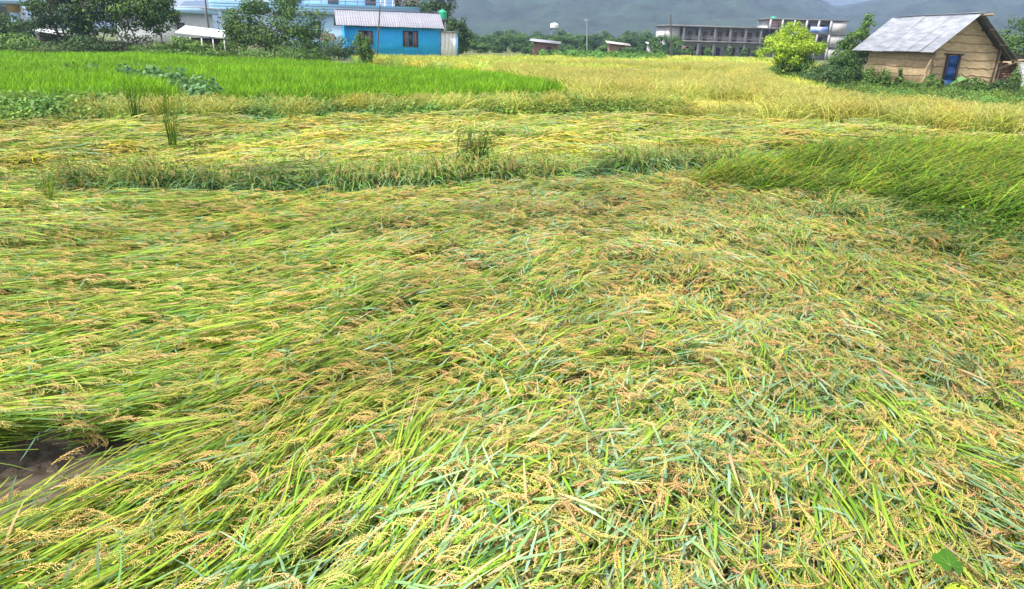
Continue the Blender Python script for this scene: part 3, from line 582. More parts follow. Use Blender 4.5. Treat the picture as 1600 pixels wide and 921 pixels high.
# --- small cyan house -------------------------------------------------------
A = atz(540, 79, .8); Bp = atz(690, 83, .8); rz = math.atan2(3.0, 10.0)
u = np.array([math.cos(rz), math.sin(rz)]); 
root = empty('blue_house', (A[0], A[1], 0), rz, 'small bright blue single storey house with a grey tin gable roof', 'house')
Lh, Dh, Eh, Rh = 9.9, 4.6, 3.35, 4.75
g = G(); g.box((Lh/2, .1, Eh/2), (Lh, .2, Eh)); g.box((Lh/2, Dh-.1, Eh/2), (Lh, .2, Eh)); g.build('wall', CYAN, root)
for x in (.1, Lh-.1):
    g = G(); v = [(x-.1, .2, 0), (x-.1, Dh-.2, 0), (x-.1, Dh-.2, Eh), (x-.1, Dh/2, Rh-.1), (x-.1, .2, Eh)]; v2 = [(x+.1, b_, c) for _, b_, c in v]
    g.add(v+v2, [[0, 1, 6, 5], [1, 2, 7, 6], [2, 3, 8, 7], [3, 4, 9, 8], [4, 0, 5, 9]]); g.add(v+v2, [[0, 4, 1], [1, 4, 2], [2, 4, 3], [5, 6, 9], [6, 7, 9], [7, 8, 9]]); g.build('gable_wall', CYAN, root)
rf = empty('roof', (0, 0, 0)); rf.parent = root
def slope_sheets(parent, x0, x1, n, ya, za, yb, zb, mat, ridges=5, th=.02, jit=.0, name='roof_sheet', r=rng):
    """corrugated sheets running from (ya,za) up to (yb,zb), laid side by side along x"""
    w_ = (x1-x0)/n
    for i in range(n):
        g = G(); k = ridges*4; xs_ = np.linspace(x0+i*w_-.03, x0+(i+1)*w_+.03, k+1); cz = .022*np.cos(np.arange(k+1)*PI/2)+(.014 if i % 2 else 0)
        j1 = r.normal(0, jit); j2 = r.normal(0, jit)
        lo = np.stack([xs_, np.full(k+1, ya-abs(j1) if ya < yb else ya+abs(j1)), za+cz+j1*.3], 1); hi = np.stack([xs_, np.full(k+1, yb), zb+cz+j2*.5], 1)
        v = np.concatenate([lo, hi, lo-[0, 0, th], hi-[0, 0, th]]); K1 = k+1
        f = [[a, a+1, K1+a+1, K1+a] for a in range(k)]+[[2*K1+a, 3*K1+a, 3*K1+a+1, 2*K1+a+1] for a in range(k)]+[[a, 2*K1+a, 2*K1+a+1, a+1] for a in range(k)]
        f += [[0, K1, 3*K1, 2*K1], [k, 2*K1+k, 3*K1+k, K1+k]]
        g.add(v, f); g.build(name, mat, parent)
slope_sheets(rf, -.8, Lh+.35, 9, -.45, Eh-.12, Dh/2, Rh+.05, TIN)
slope_sheets(rf, -.8, Lh+.35, 9, Dh+.45, Eh-.12, Dh/2, Rh+.05, TIN)
g = G(); g.box((Lh/2-.2, Dh/2, Rh+.10), (Lh+1.2, .30, .03)); g.build('ridge_cap', TIN, rf)
for x, wd, z0_, z1_ in ((2.1, 1.35, 1.5, 2.75), (6.75, 1.5, 1.35, 2.85)):
    g = G(); zc = (z0_+z1_)/2; hh = z1_-z0_
    for xx in (x-wd/2, x+wd/2): g.box((xx, -.05, zc), (.09, .10, hh+.09))
    for zz in (z0_, z1_): g.box((x, -.05, zz), (wd-.09, .10, .09))
    fr = g.build('window', DWOOD, root)
    for k in (-1, 0, 1):
        g = G(); g.box((x+k*wd/3, -.022, zc), (wd/3-.06, .035, hh-.1)); g.build('shutter_pane', GLASS if k == 0 else SHUT, fr)
    g = G()
    for k in range(6): g.tube([(x-wd/2+(k+.5)*wd/6, -.07, z0_), (x-wd/2+(k+.5)*wd/6, -.07, z1_)], .012, 4)
    g.build('window_bars', DWOOD, fr)
# white lean-to at its right end
root2 = empty('white_annex', (*(A[:2]+u*(Lh+.02)), 0), rz, 'white boxy lean-to built against the right end of the small blue house', 'shed')
AWH = solid('annex_white', (.78, .78, .80), .6, (.70, .70, .73), .9)
g = G(); g.box((.95, 1.3, 1.45), (1.75, 2.4, 2.9)); g.build('wall', AWH, root2)
for k in range(4): g = G(); g.box((.3+k*.42, .075, 1.45), (.40, .03, 2.7)); g.build('wall_panel', AWH, root2)
g = G(); g.box((1.88, .12, 1.45), (.10, .2, 2.9)); g.build('corner_post', CYAN, root2)
g = G(); g.box((.98, 1.3, 2.94), (2.1, 2.8, .07)); g.build('roof', TINB, root2)

def water_tank(px, py_base, py_top, Y, mat, label, stand=True, wpx=10):
    b0 = atY(px, py_base, Y); t0 = atY(px, py_top, Y); h = t0[2]-b0[2]; rr = wpx*Y/F/2
    o = empty('water_tank', (b0[0], Y, 0), 0, label, 'water tank')
    g = G(); z = b0[2]; pf = [(0.01, z), (rr*.96, z), (rr, z+h*.04)]
    for k in range(4): z1 = z+h*(.08+.17*k); pf += [(rr, z1), (rr*1.04, z1+h*.05), (rr, z1+h*.10)]
    pf += [(rr*.96, z+h*.78), (rr*.6, z+h*.9), (rr*.3, z+h*.94), (rr*.3, z+h), (.01, z+h)]
    g.lathe(pf, k=18); g.build('tank_body', mat, o, True)
    g = G(); g.lathe([(rr*.33, z+h*.95), (rr*.33, z+h*1.02), (.01, z+h*1.04)], k=12); g.build('lid', mat, o, True)
    if stand:
        for sx, sy in ((-1, -1), (1, -1), (1, 1), (-1, 1)): g = G(); g.box((sx*rr*.7, sy*rr*.7, z/2), (.12, .12, z)); g.build('leg', CONCD, o)
        g = G(); g.box((0, 0, z-.05), (rr*2.1, rr*2.1, .1)); g.build('platform', CONCD, o)
    return o
water_tank(691.5, 30, 15, 88, GTANK, 'green plastic water tank beside the dark trees behind the small blue house', True, 12)
water_tank(866, 44, 36, 190, WTANK, 'white water tank rising above the far tree line', True, 12)

# --- big pale blue house behind ---------------------------------------------
Yb = 98
def wx(px, Y, ref=40): return atY(px, ref, Y)[0]
p = atY(345, 30, Yb); root = empty('apartment_house', (p[0], Yb, 0), .10, 'large pale blue two storey house with layered balcony partly behind trees', 'house')
Wd = 25.5
g = G(); g.box((Wd/2+3.2, 4.6, 2.4), (Wd-6.4, 8., 4.8)); g.build('lower_wall', PBLUE, root)
g = G(); g.box((Wd/2+1, 6.6, 6.9), (Wd-9, 6., 3.2)); g.build('upper_wall', PBLUE, root)
sl_ = empty('balcony', (0, 0, 0)); sl_.parent = root
pts = lambda e, y0: [(-1.6-e+1.2*(1-math.cos(a)), 2.2-(2.2+e)*math.sin(a)) for a in np.linspace(0, PI/2, 6)]+[(Wd+e, -e), (Wd+e, 4.), (-1.6-e, 4.)]
for k, (e, z0_, z1_, mt) in enumerate(((.0, 4.82, 5.05, WHITE), (.18, 5.052, 5.30, SKYB), (.06, 5.302, 5.42, WHITE), (.18, 5.422, 5.66, SKYB), (.06, 5.662, 5.78, WHITE), (.2, 5.782, 6.05, SKYB))):
    g = G(); g.prism(pts(e, 0), z0_, z1_); g.build('balcony_band', mt, sl_)
RUST = solid('rust_rail', (.22, .09, .07), .6)
g = G()
for z_ in (6.45, 6.85): g.tube([(-1.2, .1, z_), (Wd, .1, z_)], .035, 5)
g.build('handrail', RUST, sl_)
for k in range(18): g = G(); g.box((-1.1+k*(Wd+1.)/17, .1, 6.45), (.06, .06, .82)); g.build('baluster', RUST, sl_)
g = G()
g.lathe([(.28, 0), (.28, 3.6), (.34, 3.7), (.55, 4.6), (.6, 4.81)], (.3, 1.6, 0), 14); g.build('column', SKYB, root, True)
for x in (12., 16.2, 21.4):
    g = G(); z_ = 2.9
    for xx in (x-.75, x+.75): g.box((xx, .55, z_), (.1, .12, 2.)); 
    for zz in (z_-1, z_+1, z_+.0): g.box((x, .55, zz), (1.4, .12, .09))
    wn = g.build('window', SKYB, root)
    for s_ in (-1, 1): g = G(); g.box((x+s_*.37, .57, z_), (.66, .04, 1.9)); g.build('pane', GLASS, wn)
for x in (9., 14., 19.):
    g = G(); g.box((x, 3.55, 6.9), (1.4, .1, 1.7)); g.build('window', GLASS, root)
for k, x in enumerate((20.6, 21.1, 22.2)):
    g = G(); g.lathe([(.16, 6.05), (.2, 6.3), (.13, 6.6), (.13, 8.1), (.2, 8.3), (.2, 8.5)], (x, 1.6, 0), 12); g.build('column', WHITE, root, True)
# little thatched lean-to in front of it
p = atz(512, 66, .3); root = empty('thatched_shelter', (atY(512, 60, 90)[0], 90, 0), .1, 'little dark thatched shelter left of the small blue house', 'shelter')
THATCH = solid('thatch', (.13, .11, .085), .95, (.08, .07, .05), 8)
g = G(); g.add([(-.95, -.8, 1.75), (.95, -.8, 1.75), (.7, .2, 2.45), (-.7, .2, 2.45), (-.95, 1, 1.75), (.95, 1, 1.75), (-.95, -.8, 1.6), (.95, -.8, 1.6)], [[0, 1, 2, 3], [3, 2, 5, 4], [6, 7, 1, 0]]); g.build('roof', THATCH, root)
for x in (-.7, 0, .7): g = G(); g.box((x, -.6, .85), (.09, .09, 1.7)); g.build('post', DWOOD, root)

# --- white house with pale blue roof slab, far left --------------------------
Yl = 72
x0 = wx(-260, Yl); root = empty('porch_house', (x0, Yl, 0), 0, 'white house with flat pale blue roof slab and porch columns at far left', 'house')
sx = lambda px: wx(px, Yl, 30)-x0
g = G(); g.box(((sx(62)+0)/2, 2, 4.38), (sx(62)+1.2, 7, .5)); g.build('roof_slab', PBLUE, root)
g = G(); g.box(((sx(62)+0)/2, 2.2, 4.78), (sx(62)+.6, 6.2, .26)); g.build('roof_parapet', WHITE, root)
g = G(); g.box(((sx(66))/2-2, 4.2, 2.0), (sx(66)-7, 3.5, 4.1)); g.build('wall', WHITE, root)
OCH = solid('ochre_paint', (.40, .26, .10), .7)
for px_ in (31, -120):
    g = G(); g.lathe([(.55, 0), (.50, .3), (.42, .4), (.38, 3.4)], (sx(px_), -.6, 0), 14); c_ = g.build('column', PBLUE, root, True)
    g = G(); g.lathe([(.40, 3.4), (.56, 3.6), (.56, 4.12)], (sx(px_), -.6, 0), 14); g.build('capital', OCH, c_, True)
g = G(); g.box((sx(70), .3, 2.06), (1.0, .35, 4.1)); g.build('pillar', WHITE, root)
g = G(); g.box((sx(53), .3, 2.06), (.5, .35, 4.1)); g.build('pillar', WHITE, root)
p = atY(88, 60, 64); root = empty('tarp_shed', (p[0], 64, 0), .2, 'low dark shed with white sheet roof under the trees at left', 'shed')
g = G(); g.box((0, 0, .95), (1.9, 1.6, 1.7)); g.build('stacked_timber', DWOOD, root)
for k in range(5): g = G(); g.box((0, -.85, .35+k*.3), (2.0, .08, .2)); g.build('plank', DWOOD, root)
g = G(); g.add([(-1.3, -1.1, 1.95), (1.2, -1.1, 1.55), (1.2, 1, 1.7), (-1.3, 1, 2.1), (-1.3, -1.1, 1.9), (1.2, -1.1, 1.5)], [[0, 1, 2, 3], [4, 5, 1, 0]]); g.build('sheet_roof', WHITE, root)

# --- white house with slab roof behind left trees -----------------------------
Yw = 86; x0 = wx(180, Yw, 30); root = empty('white_house', (x0, Yw, 0), .06, 'white flat roofed house showing between the left trees and the bushy tree', 'house')
wd = wx(306, Yw, 30)-x0
g = G(); g.box((wd/2, 2.5, 2.05), (wd, 5, 4.1)); g.build('wall', WHITE, root)
g = G(); g.box((wd/2, 2.4, 4.40), (wd+1.2, 6.2, .55)); g.build('roof_slab', PBLUE, root)
g = G(); g.box((wd/2+.3, 2.4, 4.78), (wd+.9, 5.6, .2)); g.build('roof_trim', WHITE, root)
g = G(); g.box((wd-2.0, -.03, 2.7), (.9, .1, .8)); w0 = g.build('window', DWOOD, root); g = G(); g.box((wd-2.0, -.09, 2.7), (.7, .03, .6)); g.build('pane', GLASS, w0)
# low white canopy
p0 = atY(273, 46, 74); p1 = atY(352, 50, 74); root = empty('canopy_shed', (p0[0], 74, 0), .0, 'long low shed with white sheet canopy on posts at left', 'shed')
Lc = p1[0]-p0[0]
g = G(); g.add([(0, 0, 2.1), (Lc, 0, 1.75), (Lc-.3, 2.4, 2.35), (0, 2.4, 2.75), (0, 0, 2.0), (Lc, 0, 1.65)], [[0, 1, 2, 3], [4, 5, 1, 0]]); g.build('canopy', WHITE, root)
for k in range(5): g = G(); g.box((.25+k*(Lc-.5)/4, .15, .85), (.1, .1, 1.7)); g.build('post', WHITE, root)
g = G(); g.box((Lc/2, 2.2, .8), (Lc-.2, .2, 1.6)); g.build('back_wall', DWOOD, root)

# --- long unfinished concrete building ----------------------------------------
Yc = 170; A2 = atY(1041, 84, Yc); root = empty('concrete_block', (A2[0], Yc, 0), .12, 'long unfinished two storey concrete building with open verandas', 'building')
Ll = 29.0; rise = 0
B2 = A2
zf, zr = 3.3, 6.5
g = G(); g.box((Ll/2, 6, 3.2), (Ll, 6.5, 6.35)); g.build('wall', PLAST, root)
g = G(); g.box((Ll/2, 3.8, zr), (Ll+1.2, 11, .3)); g.build('roof_slab', CONCD, root)
g = G(); g.box((Ll/2+.6, 3.8, zf), (Ll-.8, 11, .28)); g.build('floor_slab', CONCD, root)
g = G(); g.box((1.3, 1.3, 4.9), (2.6, 3., 2.9)); g.build('end_room', PLAST, root)
for k in range(8):
    x = 3.3+k*(Ll-3.6)/7
    for z0_, z1_ in ((0, zf-.141), (zf+.141, zr-.151)): g = G(); g.box((x, -.9, (z0_+z1_)/2), (.42, .42, z1_-z0_)); g.build('column', CONC, root)
    if k < 7:
        for zb in (0, zf+.14):
            g = G(); g.box((x+1.1, 2.70, zb+1.75), (1.1, .12, 1.2)); w0 = g.build('window', SHUT, root); g = G(); g.box((x+1.1, 2.62, zb+1.75), (.8, .04, .9)); g.build('pane', BRICK if zb else GLASS, w0)
            g = G(); g.box((x+2.7, 2.70, zb+1.05), (.95, .12, 2.1)); g.build('door', SHUT if zb else DWOOD, root)
g = G(); 
for z_ in (4.0, 4.4): g.tube([(2.7, -.9, z_), (Ll, -.9, z_)], .04, 4)
g.build('handrail', CONC, root)
for k in range(6): g = G(); g.tube([(2+k*4.6, -.8, zr+.1), (2+k*4.6+.05, -.8, zr+.75)], .05, 4); g.build('rebar_stub', POLEM, root)
p = atY(1070, 84, Yc-8); root_b = empty('brick_pile', (p[0], Yc-8, 0), 0, 'reddish heap of bricks in front of the concrete building', 'brick pile')
for k in range(5):
    for j in range(5-k): g = G(); g.box((-1.4+j*.62+k*.31, rng.normal(0, .1), .28+k*.42), (.58, .7, .40), rz=rng.normal(0, .1)); g.build('brick_stack', BRICK, root_b)
# taller wing on the right
Y3 = 176; A3 = atY(1193, 80, Y3); x1_ = atY(1312, 80, Y3)[0]-A3[0]
root = empty('concrete_wing', (A3[0], Y3, 0), -.02, 'three storey concrete wing rising behind the bright bushy tree', 'building')
g = G(); g.box((x1_/2, 5, 4.4), (x1_-.6, 8, 8.8)); g.build('wall', PLAST, root)
for z_ in (2.9, 5.7, 8.7): g = G(); g.box((x1_/2, 3.6, z_), (x1_+.8, 10, .26)); g.build('floor_slab', CONCD, root)
for k in range(6):
    for z_ in (0, 1, 2): g = G(); z0_, z1_ = ((0, 2.77), (3.03, 5.57), (5.83, 8.57))[z_]; g.box((.3+k*(x1_-4)/5, -1.2, (z0_+z1_)/2), (.4, .4, z1_-z0_)); g.build('column', CONC, root)
for z_ in (3.03, 5.83, 0.02): g = G(); g.box((x1_-1.8, -.6, z_+1.26), (3.5, 1.2, 2.5)); g.build('side_room', CONC, root)
for k in range(4):
    for z_ in (3.0, 5.8): g = G(); g.box((3.4+k*3.2, .95, z_+1.5), (1.2, .12, 1.1)); w0 = g.build('window', SHUT, root); g = G(); g.box((3.4+k*3.2, .87, z_+1.5), (.9, .04, .8)); g.build('pane', GLASS, w0)
g = G()
for k in range(4): g.box((1.6, -1.1, 7.2), (3.4, .05, .10), tilt=[[math.cos(.6), 0, math.sin(.6)], [0, 1, 0], [-math.sin(.6), 0, math.cos(.6)]]) if False else g.box((.7+k*.6, -1.25, 7.2), (.08, .04, 2.6))
for k in range(4): g.box((1.6, -1.30, 6.1+k*.65), (2.3, .04, .08))
g.build('brick_lattice', BRICK, root)
BAN = solid('blue_banner', (.10, .20, .62), .6, (.45, .52, .75), .8)
g = G(); g.box((x1_-6.3, -1.45, 6.6), (4.0, .05, 1.3)); g.build('banner', BAN, root)
water_tank(1208, 34, 25.5, Y3+2, GTANK, 'green water tank on the roof of the three storey wing', False, 9)

# --- small brick huts at the tree line -----------------------------------------
def low_hut(px0, px1, ytop, Y, label, wallm, roofm):
    a = atY(px0, ytop, Y); b_ = atY(px1, ytop, Y); L_ = b_[0]-a[0]; z_ = a[2]
    root = empty('brick_shed', (a[0], Y, 0), 0, label, 'shed')
    g = G(); g.box((L_/2, 2, (z_-.25)/2), (L_-.8, 3.6, z_-.25)); g.build('wall', wallm, root)
    g = G(); g.box((L_*.62, .17, .9), (.8, .05, 1.1)); g.build('doorway', GLASS, root)
    g = G(); v = np.array([(-.3, -.5, z_-.05), (L_, -.5, z_-.45), (L_+.3, 4.2, z_-.1), (0, 4.2, z_+.3)]); g.add(np.r_[v, v-[0, 0, .08]], [[0, 1, 2, 3], [7, 6, 5, 4], [4, 5, 1, 0], [5, 6, 2, 1], [7, 4, 0, 3]]); g.build('roof', roofm, root)
    return root
low_hut(830, 876, 63, 120, 'small brick shed with pale tin roof at the tree line', BRICK, TIN)
low_hut(950, 986, 66.5, 135, 'low brownish shed with rusty white roof near the thin pale pole', solid('earth_wall', (.33, .22, .14), .9), solid('patchy_roof', (.6, .58, .56), .6, (.25, .16, .12), 2.5))
low_hut(1013, 1056, 68, 158, 'long low hut with white roof left of the concrete building', PLAST, WHITE)

# --- poles ----------------------------------------------------------------------
def pole(px0, y0, px1, y1, Y, rad, label, mat=POLEM, name='pole', arms=0, cat='pole'):
    a = atY(px0, y0, Y); b_ = atY(px1, y1, Y); a[2] = 0
    root = empty(name, (a[0], a[1], 0), 0, label, cat); d = b_-a
    g = G(); g.tube([(0, 0, -.2), tuple(d*.5), tuple(d)], [rad, rad*.9, rad*.7], 8); g.build('shaft', mat, root, True)
    for k in range(arms): g = G(); g.box((d[0]*.97, 0, d[2]*(.97-.08*k)), (1.0, .08, .08)); g.build('cross_arm', mat, root)
    return root
pole(326, 42, 320, -6, 80, .10, 'dark leaning utility pole beside the low white canopy')
pole(588, 80, 594, 6, 70, .075, 'thin dark pole leaning in front of the small blue house')
pole(918, 75, 917, 30, 130, .09, 'thin pale lamp pole in front of the far trees', METAL, 'lamp_post', 1, 'lamp post')
pole(1049, 92, 1048, 23, 118, .12, 'dark pole standing in the field left of the concrete building')

# --- mud walled hut ---------------------------------------------------------------
bz = math.radians(6); C0 = (26.3, 47.5, 0)
root = empty('mud_hut', C0, bz, 'mud walled hut with corrugated tin gable roof and blue door', 'hut')   # local x = gable front, local y = going back
Wg, Lg, he, hr = 4.4, 7.2, 2.55, 4.55
g = G(); g.box((.1, Lg/2, he/2), (.2, Lg, he)); g.box((Wg-.1, Lg/2, he/2), (.2, Lg-.01, he)); g.build('side_wall', MUD, root)
for y in (.1, Lg-.1):
    g = G(); v = [(.2, y-.1, 0), (Wg-.2, y-.1, 0), (Wg-.2, y-.1, he), (Wg/2, y-.1, hr-.12), (.2, y-.1, he)]; v2 = [(a_, y+.1, c_) for a_, _, c_ in v]
    g.add(v+v2, [[0, 1, 6, 5], [1, 2, 7, 6], [2, 3, 8, 7], [3, 4, 9, 8], [4, 0, 5, 9]]); g.add(v+v2, [[0, 1, 4], [1, 2, 4], [2, 3, 4], [5, 9, 6], [6, 9, 7], [7, 9, 8]]); g.build('gable_wall', MUD, root)
def wob(p0_, p1_, n_=12, s_=.035):
    p0_ = np.array(p0_, float); p1_ = np.array(p1_, float); t_ = np.linspace(0, 1, n_)[:, None]; q = p0_*(1-t_)+p1_*t_; q[:, 2] += rng.normal(0, s_, n_); return q
for k, z_ in enumerate((.35, .85, 1.32, 1.8, 2.2)):
    g = G(); g.tube(wob((-.012, .1, z_), (-.012, Lg-.1, z_+.05)), .020, 5); g.build('rail', RAIL, root)
for k, z_ in enumerate((.45, .95, 1.42, 1.9, 2.4, 2.9, 3.4)):
    xl = 0.03 if z_ > 2.0 else 1.95; xr = Wg-.05
    if z_ > he: f_ = (z_-he)/(hr-he)*Wg/2; xl, xr = f_+.1, Wg-f_-.1
    g = G(); g.tube(wob((xl, -.012, z_), (xr, -.012, z_-.05)), .026, 5); g.build('rail', RAIL, root)
    if z_ < 2.0: g = G(); g.tube(wob((.05, -.012, z_), (.82, -.012, z_)), .03, 5); g.build('rail', RAIL, root)
d_ = empty('door', (1.38, -.03, 0)); d_.parent = root; d_.rotation_euler = (0, .0, 0)
g = G(); g.box((0, 0, 1.08), (.66, .06, 2.05)); g.build('door_leaf', BDOOR, d_)
for k in range(3): g = G(); g.box((0, -.045, .35+k*.68), (.56, .025, .5)); g.build('door_panel', BDOOR, d_)
g = G(); g.tube([(.24, -.06, 1.05), (.24, -.09, 1.12), (.24, -.06, 1.2)], .012, 5); g.build('handle', METAL, d_)
for x in (-.42, .42): g = G(); g.box((x, -.02, 1.08), (.1, .12, 2.16)); g.build('door_frame', DWOOD, d_)
g = G(); g.box((0, -.02, 2.2), (1.3, .12, .08)); g.build('lintel', DWOOD, d_)
for x, y in ((-.02, -.02), (Wg+.03, -.03)): g = G(); g.tube([(x, y-.06, 0), (x+.02, y-.06, he)], .06, 6); g.build('corner_post', RAIL, root)
g = G(); g.tube([(-.85, -.5, 0), (-.45, -.35, 1.0), (.0, -.2, 2.2)], .07, 6); g.build('prop_post', RAIL, root)
g = G(); g.tube([(-.65, -.45, 1.2), (-.1, -.3, 2.3)], .04, 5); g.build('prop_branch', RAIL, root)
rf = empty('roof', (0, 0, 0)); rf.parent = root; rf.rotation_euler = (0, 0, PI/2)
# in the roof frame x runs back along the hut (local y), y = -local x
slope_sheets(rf, -.75, Lg+1.3, 7, .55, he-.28, -Wg/2+.1, hr+.06, TING, 6, .025, .06)
slope_sheets(rf, -.75, Lg+1.0, 7, -Wg-.75, he-.6, -Wg/2-.1, hr-.02, TINB, 6, .025, .06)
g = G(); g.box((Lg/2, -Wg/2, hr+.12), (Lg+1.9, .4, .03)); g.build('ridge_cap', TIN, rf)
g = G(); g.tube([(-1.7, -Wg/2+.06, hr-.02), (3, -Wg/2, hr-.1)], .07, 6); g.build('ridge_beam', RAIL, rf)
for k, q in enumerate((.25, .6, .95)):
    zz = he-.75+(hr-he+.5)*(1-q); yy = -Wg/2-(Wg/2+.6)*q; g = G(); g.tube([(-1.15, yy, zz), (2.5, yy, zz)], .055, 5); g.build('purlin', DWOOD, rf)
g = G(); g.tube([(-.6, -Wg-.7, he-.75), (-.6, -Wg/2, hr-.2)], .06, 5); g.build('rafter', DWOOD, rf)
# lean-to store at the hut's right
cx = Wg+.35
root = empty('brick_store', (C0[0]+math.cos(bz)*cx, C0[1]+math.sin(bz)*cx+.6, 0), bz, 'rough brick lean-to under dark boards at the right of the hut', 'shed')
for r_ in range(11):
    for c_ in range(8):
        g = G(); g.box((.2+c_*.30+(r_ % 2)*.12, .4+rng.normal(0, .012), .1+r_*.16), (.27, .14, .13)); g.build('brick', BRICK, root)
g = G(); g.box((1.5, .52, .95), (2.9, .1, 1.85)); g.build('mortar_wall', MUD, root)
for k in range(5): g = G(); g.box((1.3+rng.normal(0, .05), -.25+k*.42, 2.0+k*.07), (3.2+rng.normal(0, .2), .36, .05), rz=rng.normal(0, .03)); g.build('roof_board', DWOOD, root)
g = G(); g.tube([(-.3, -.4, 1.3), (1.2, -.5, 1.92), (3, -.45, 2.1)], .09, 6); g.build('log', RAIL, root)
for x in (.1, 1.6, 2.9): g = G(); g.tube([(x, -.35, 0), (x+.05, -.35, 1.95)], .06, 6); g.build('post', RAIL, root)
g = G(); nx_, nz_ = 12, 10; v = []
for j in range(nz_+1):
    for i in range(nx_+1):
        s_ = i/nx_; q = j/nz_; wdt = 1.5 if q < .45 else .75; xx = 1.15+s_*wdt+(.45 if q >= .45 else 0)+.05*math.sin(q*9); v.append((xx, -.62+.07*math.sin(s_*14+q*2)+.05*math.sin(q*7), 1.85-q*1.55))
k = nx_+1; g.add(v, [[j*k+i, j*k+i+1, (j+1)*k+i+1, (j+1)*k+i] for j in range(nz_) for i in range(nx_)])
o = g.build('hanging_cloth', CLOTH, None, True); o.matrix_world = Matrix.Translation(root.location) @ Matrix.Rotation(bz, 4, 'Z')
tag(o, 'pale worn cloth hanging from the front of the brick lean-to', 'cloth')

# ============================================================ TREES AND BUSHES
TG = [(.07, .14, .025), (.095, .18, .035), (.05, .10, .02), (.13, .22, .045)]
DG = [(.045, .095, .028), (.065, .12, .034), (.03, .065, .02), (.09, .15, .045)]
LG = [(.10, .19, .04), (.13, .23, .045), (.07, .14, .03), (.17, .27, .05)]
YG = [(.42, .50, .03), (.34, .44, .03), (.25, .36, .03), (.50, .55, .05)]
def crown_mesh(r, blobs, nleaf, size, cols, fill=.35, lobes=7, lobe_r=.42, up=.4, asp=.55):
    """blobs: (cx,cy,cz,rx,ry,rz). Leaves gather in clumps around sub-centres, leaving gaps."""
    g = G(); vol = np.array([b_[3]*b_[4]*b_[5] for b_ in blobs])**(2/3); vol /= vol.sum()
    for b_, f_ in zip(blobs, vol):
        n_ = int(nleaf*f_); c = np.array(b_[:3]); R_ = np.array(b_[3:])
        u_ = r.normal(0, 1, (lobes*3, 3)); u_ /= np.linalg.norm(u_, axis=1)[:, None]; cen = u_*r.uniform(.45, .92, (len(u_), 1))
        wgt = r.uniform(.4, 1.5, len(cen)); wgt /= wgt.sum(); br = r.uniform(.8, 1.2, len(cen))
        k = r.choice(len(cen), n_, p=wgt); d = r.normal(0, 1, (n_, 3)); d /= np.linalg.norm(d, axis=1)[:, None]
        q = cen[k] + d*(lobe_r*r.uniform(fill, 1, (n_, 1)))
        pos = c + q*R_; nr = d + q*.7 + np.array([0, 0, up]) + r.normal(0, .4, (n_, 3))
        col = np.asarray(cols)[r.integers(0, len(cols), len(cen))]
        cc = [tuple(x) for x in cols]
        t_ = np.cross(nr, r.normal(0, 1, (n_, 3))); nr /= np.linalg.norm(nr, axis=1)[:, None]; t_ /= np.linalg.norm(t_, axis=1)[:, None]; bb = np.cross(nr, t_)
        s_ = (size*r.uniform(.55, 1.4, n_))[:, None]; fo = nr*s_*.2
        v = np.stack([pos-t_*s_, pos+bb*s_*asp+fo, pos+t_*s_, pos-bb*s_*asp+fo], 1).reshape(-1, 3); i4 = np.arange(n_)[:, None]*4
        C = (.5*col[k]+.5*np.asarray(cols)[r.integers(0, len(cols), n_)])*br[k][:, None]*r.uniform(.75, 1.25, (n_, 1))
        g.add(v, np.concatenate([i4+[[0, 1, 2]], i4+[[0, 2, 3]]]), np.repeat(C, 4, 0))
    return g
def trunk_mesh(r, stems, top, rad, spread, blobs):
    g = G()
    for s_ in range(stems):
        b0 = np.array([r.normal(0, spread*.3), r.normal(0, spread*.3), -.1]); e0 = np.array([r.normal(0, spread), r.normal(0, spread), top*r.uniform(.75, 1.)]); mid = (b0+e0)/2+r.normal(0, .12, 3)
        g.tube([b0, (b0+mid)/2, mid, (mid+e0)/2, e0], [rad, rad*.85, rad*.7, rad*.5, rad*.3], 7)
        for _ in range(4):
            bl = blobs[r.integers(len(blobs))]; q = mid+(e0-mid)*r.uniform(0, .8); tt = np.array(bl[:3])+r.normal(0, .3, 3)*np.array(bl[3:]); g.tube([q, (q+tt)/2+np.array([0, 0, .1]), tt], [rad*.42, rad*.3, rad*.12], 5)
    return g
def tree(name, px_, y_top, wpx, Y, blobs_rel, nleaf, size, cols, label, cat='tree', stems=1, rad=.14, seed=1, group=None, trunk_top=.6, spread=.15, base=0., up=.4, bark=None, fill=.35):
    """blobs_rel in units of tree height (z) and half width (x, y)"""
    tp = atY(px_, y_top, Y); h = tp[2]-base; hw = wpx*Y/F/2; r = np.random.default_rng(seed)
    x_ = atY(px_, (y_top+70)/2, Y)[0]; root = empty(name, (x_, Y, base), 0, label, cat, group)
    bl = [(a*hw, b_*hw, c*h, d*hw, e*hw, f_*h) for a, b_, c, d, e, f_ in blobs_rel]
    trunk_mesh(r, stems, h*trunk_top, rad, spread*hw, bl).build('trunk', bark or M_TRUNK, root, True)
    crown_mesh(r, bl, nleaf, size, cols, up=up, fill=fill).build('crown', M_LEAF, root)
    return root
ROUND = [(0, 0, .66, .8, .8, .3), (-.5, .1, .5, .5, .5, .26), (.5, -.1, .52, .5, .5, .28), (0, -.3, .4, .7, .5, .25)]
LOOSE = [(0, 0, .80, .5, .5, .20), (-.5, .2, .62, .5, .5, .2), (.5, 0, .6, .5, .5, .22), (-.1, -.3, .48, .6, .5, .18), (.3, .3, .75, .4, .4, .18)]
BUSH = [(0, 0, .5, .8, .7, .45), (-.55, 0, .32, .5, .5, .32), (.5, .1, .35, .5, .5, .34), (.1, -.3, .3, .6, .5, .3)]
PALE = solid('pale_bark', (.32, .29, .25), .85, (.2, .18, .15), 5, .4)
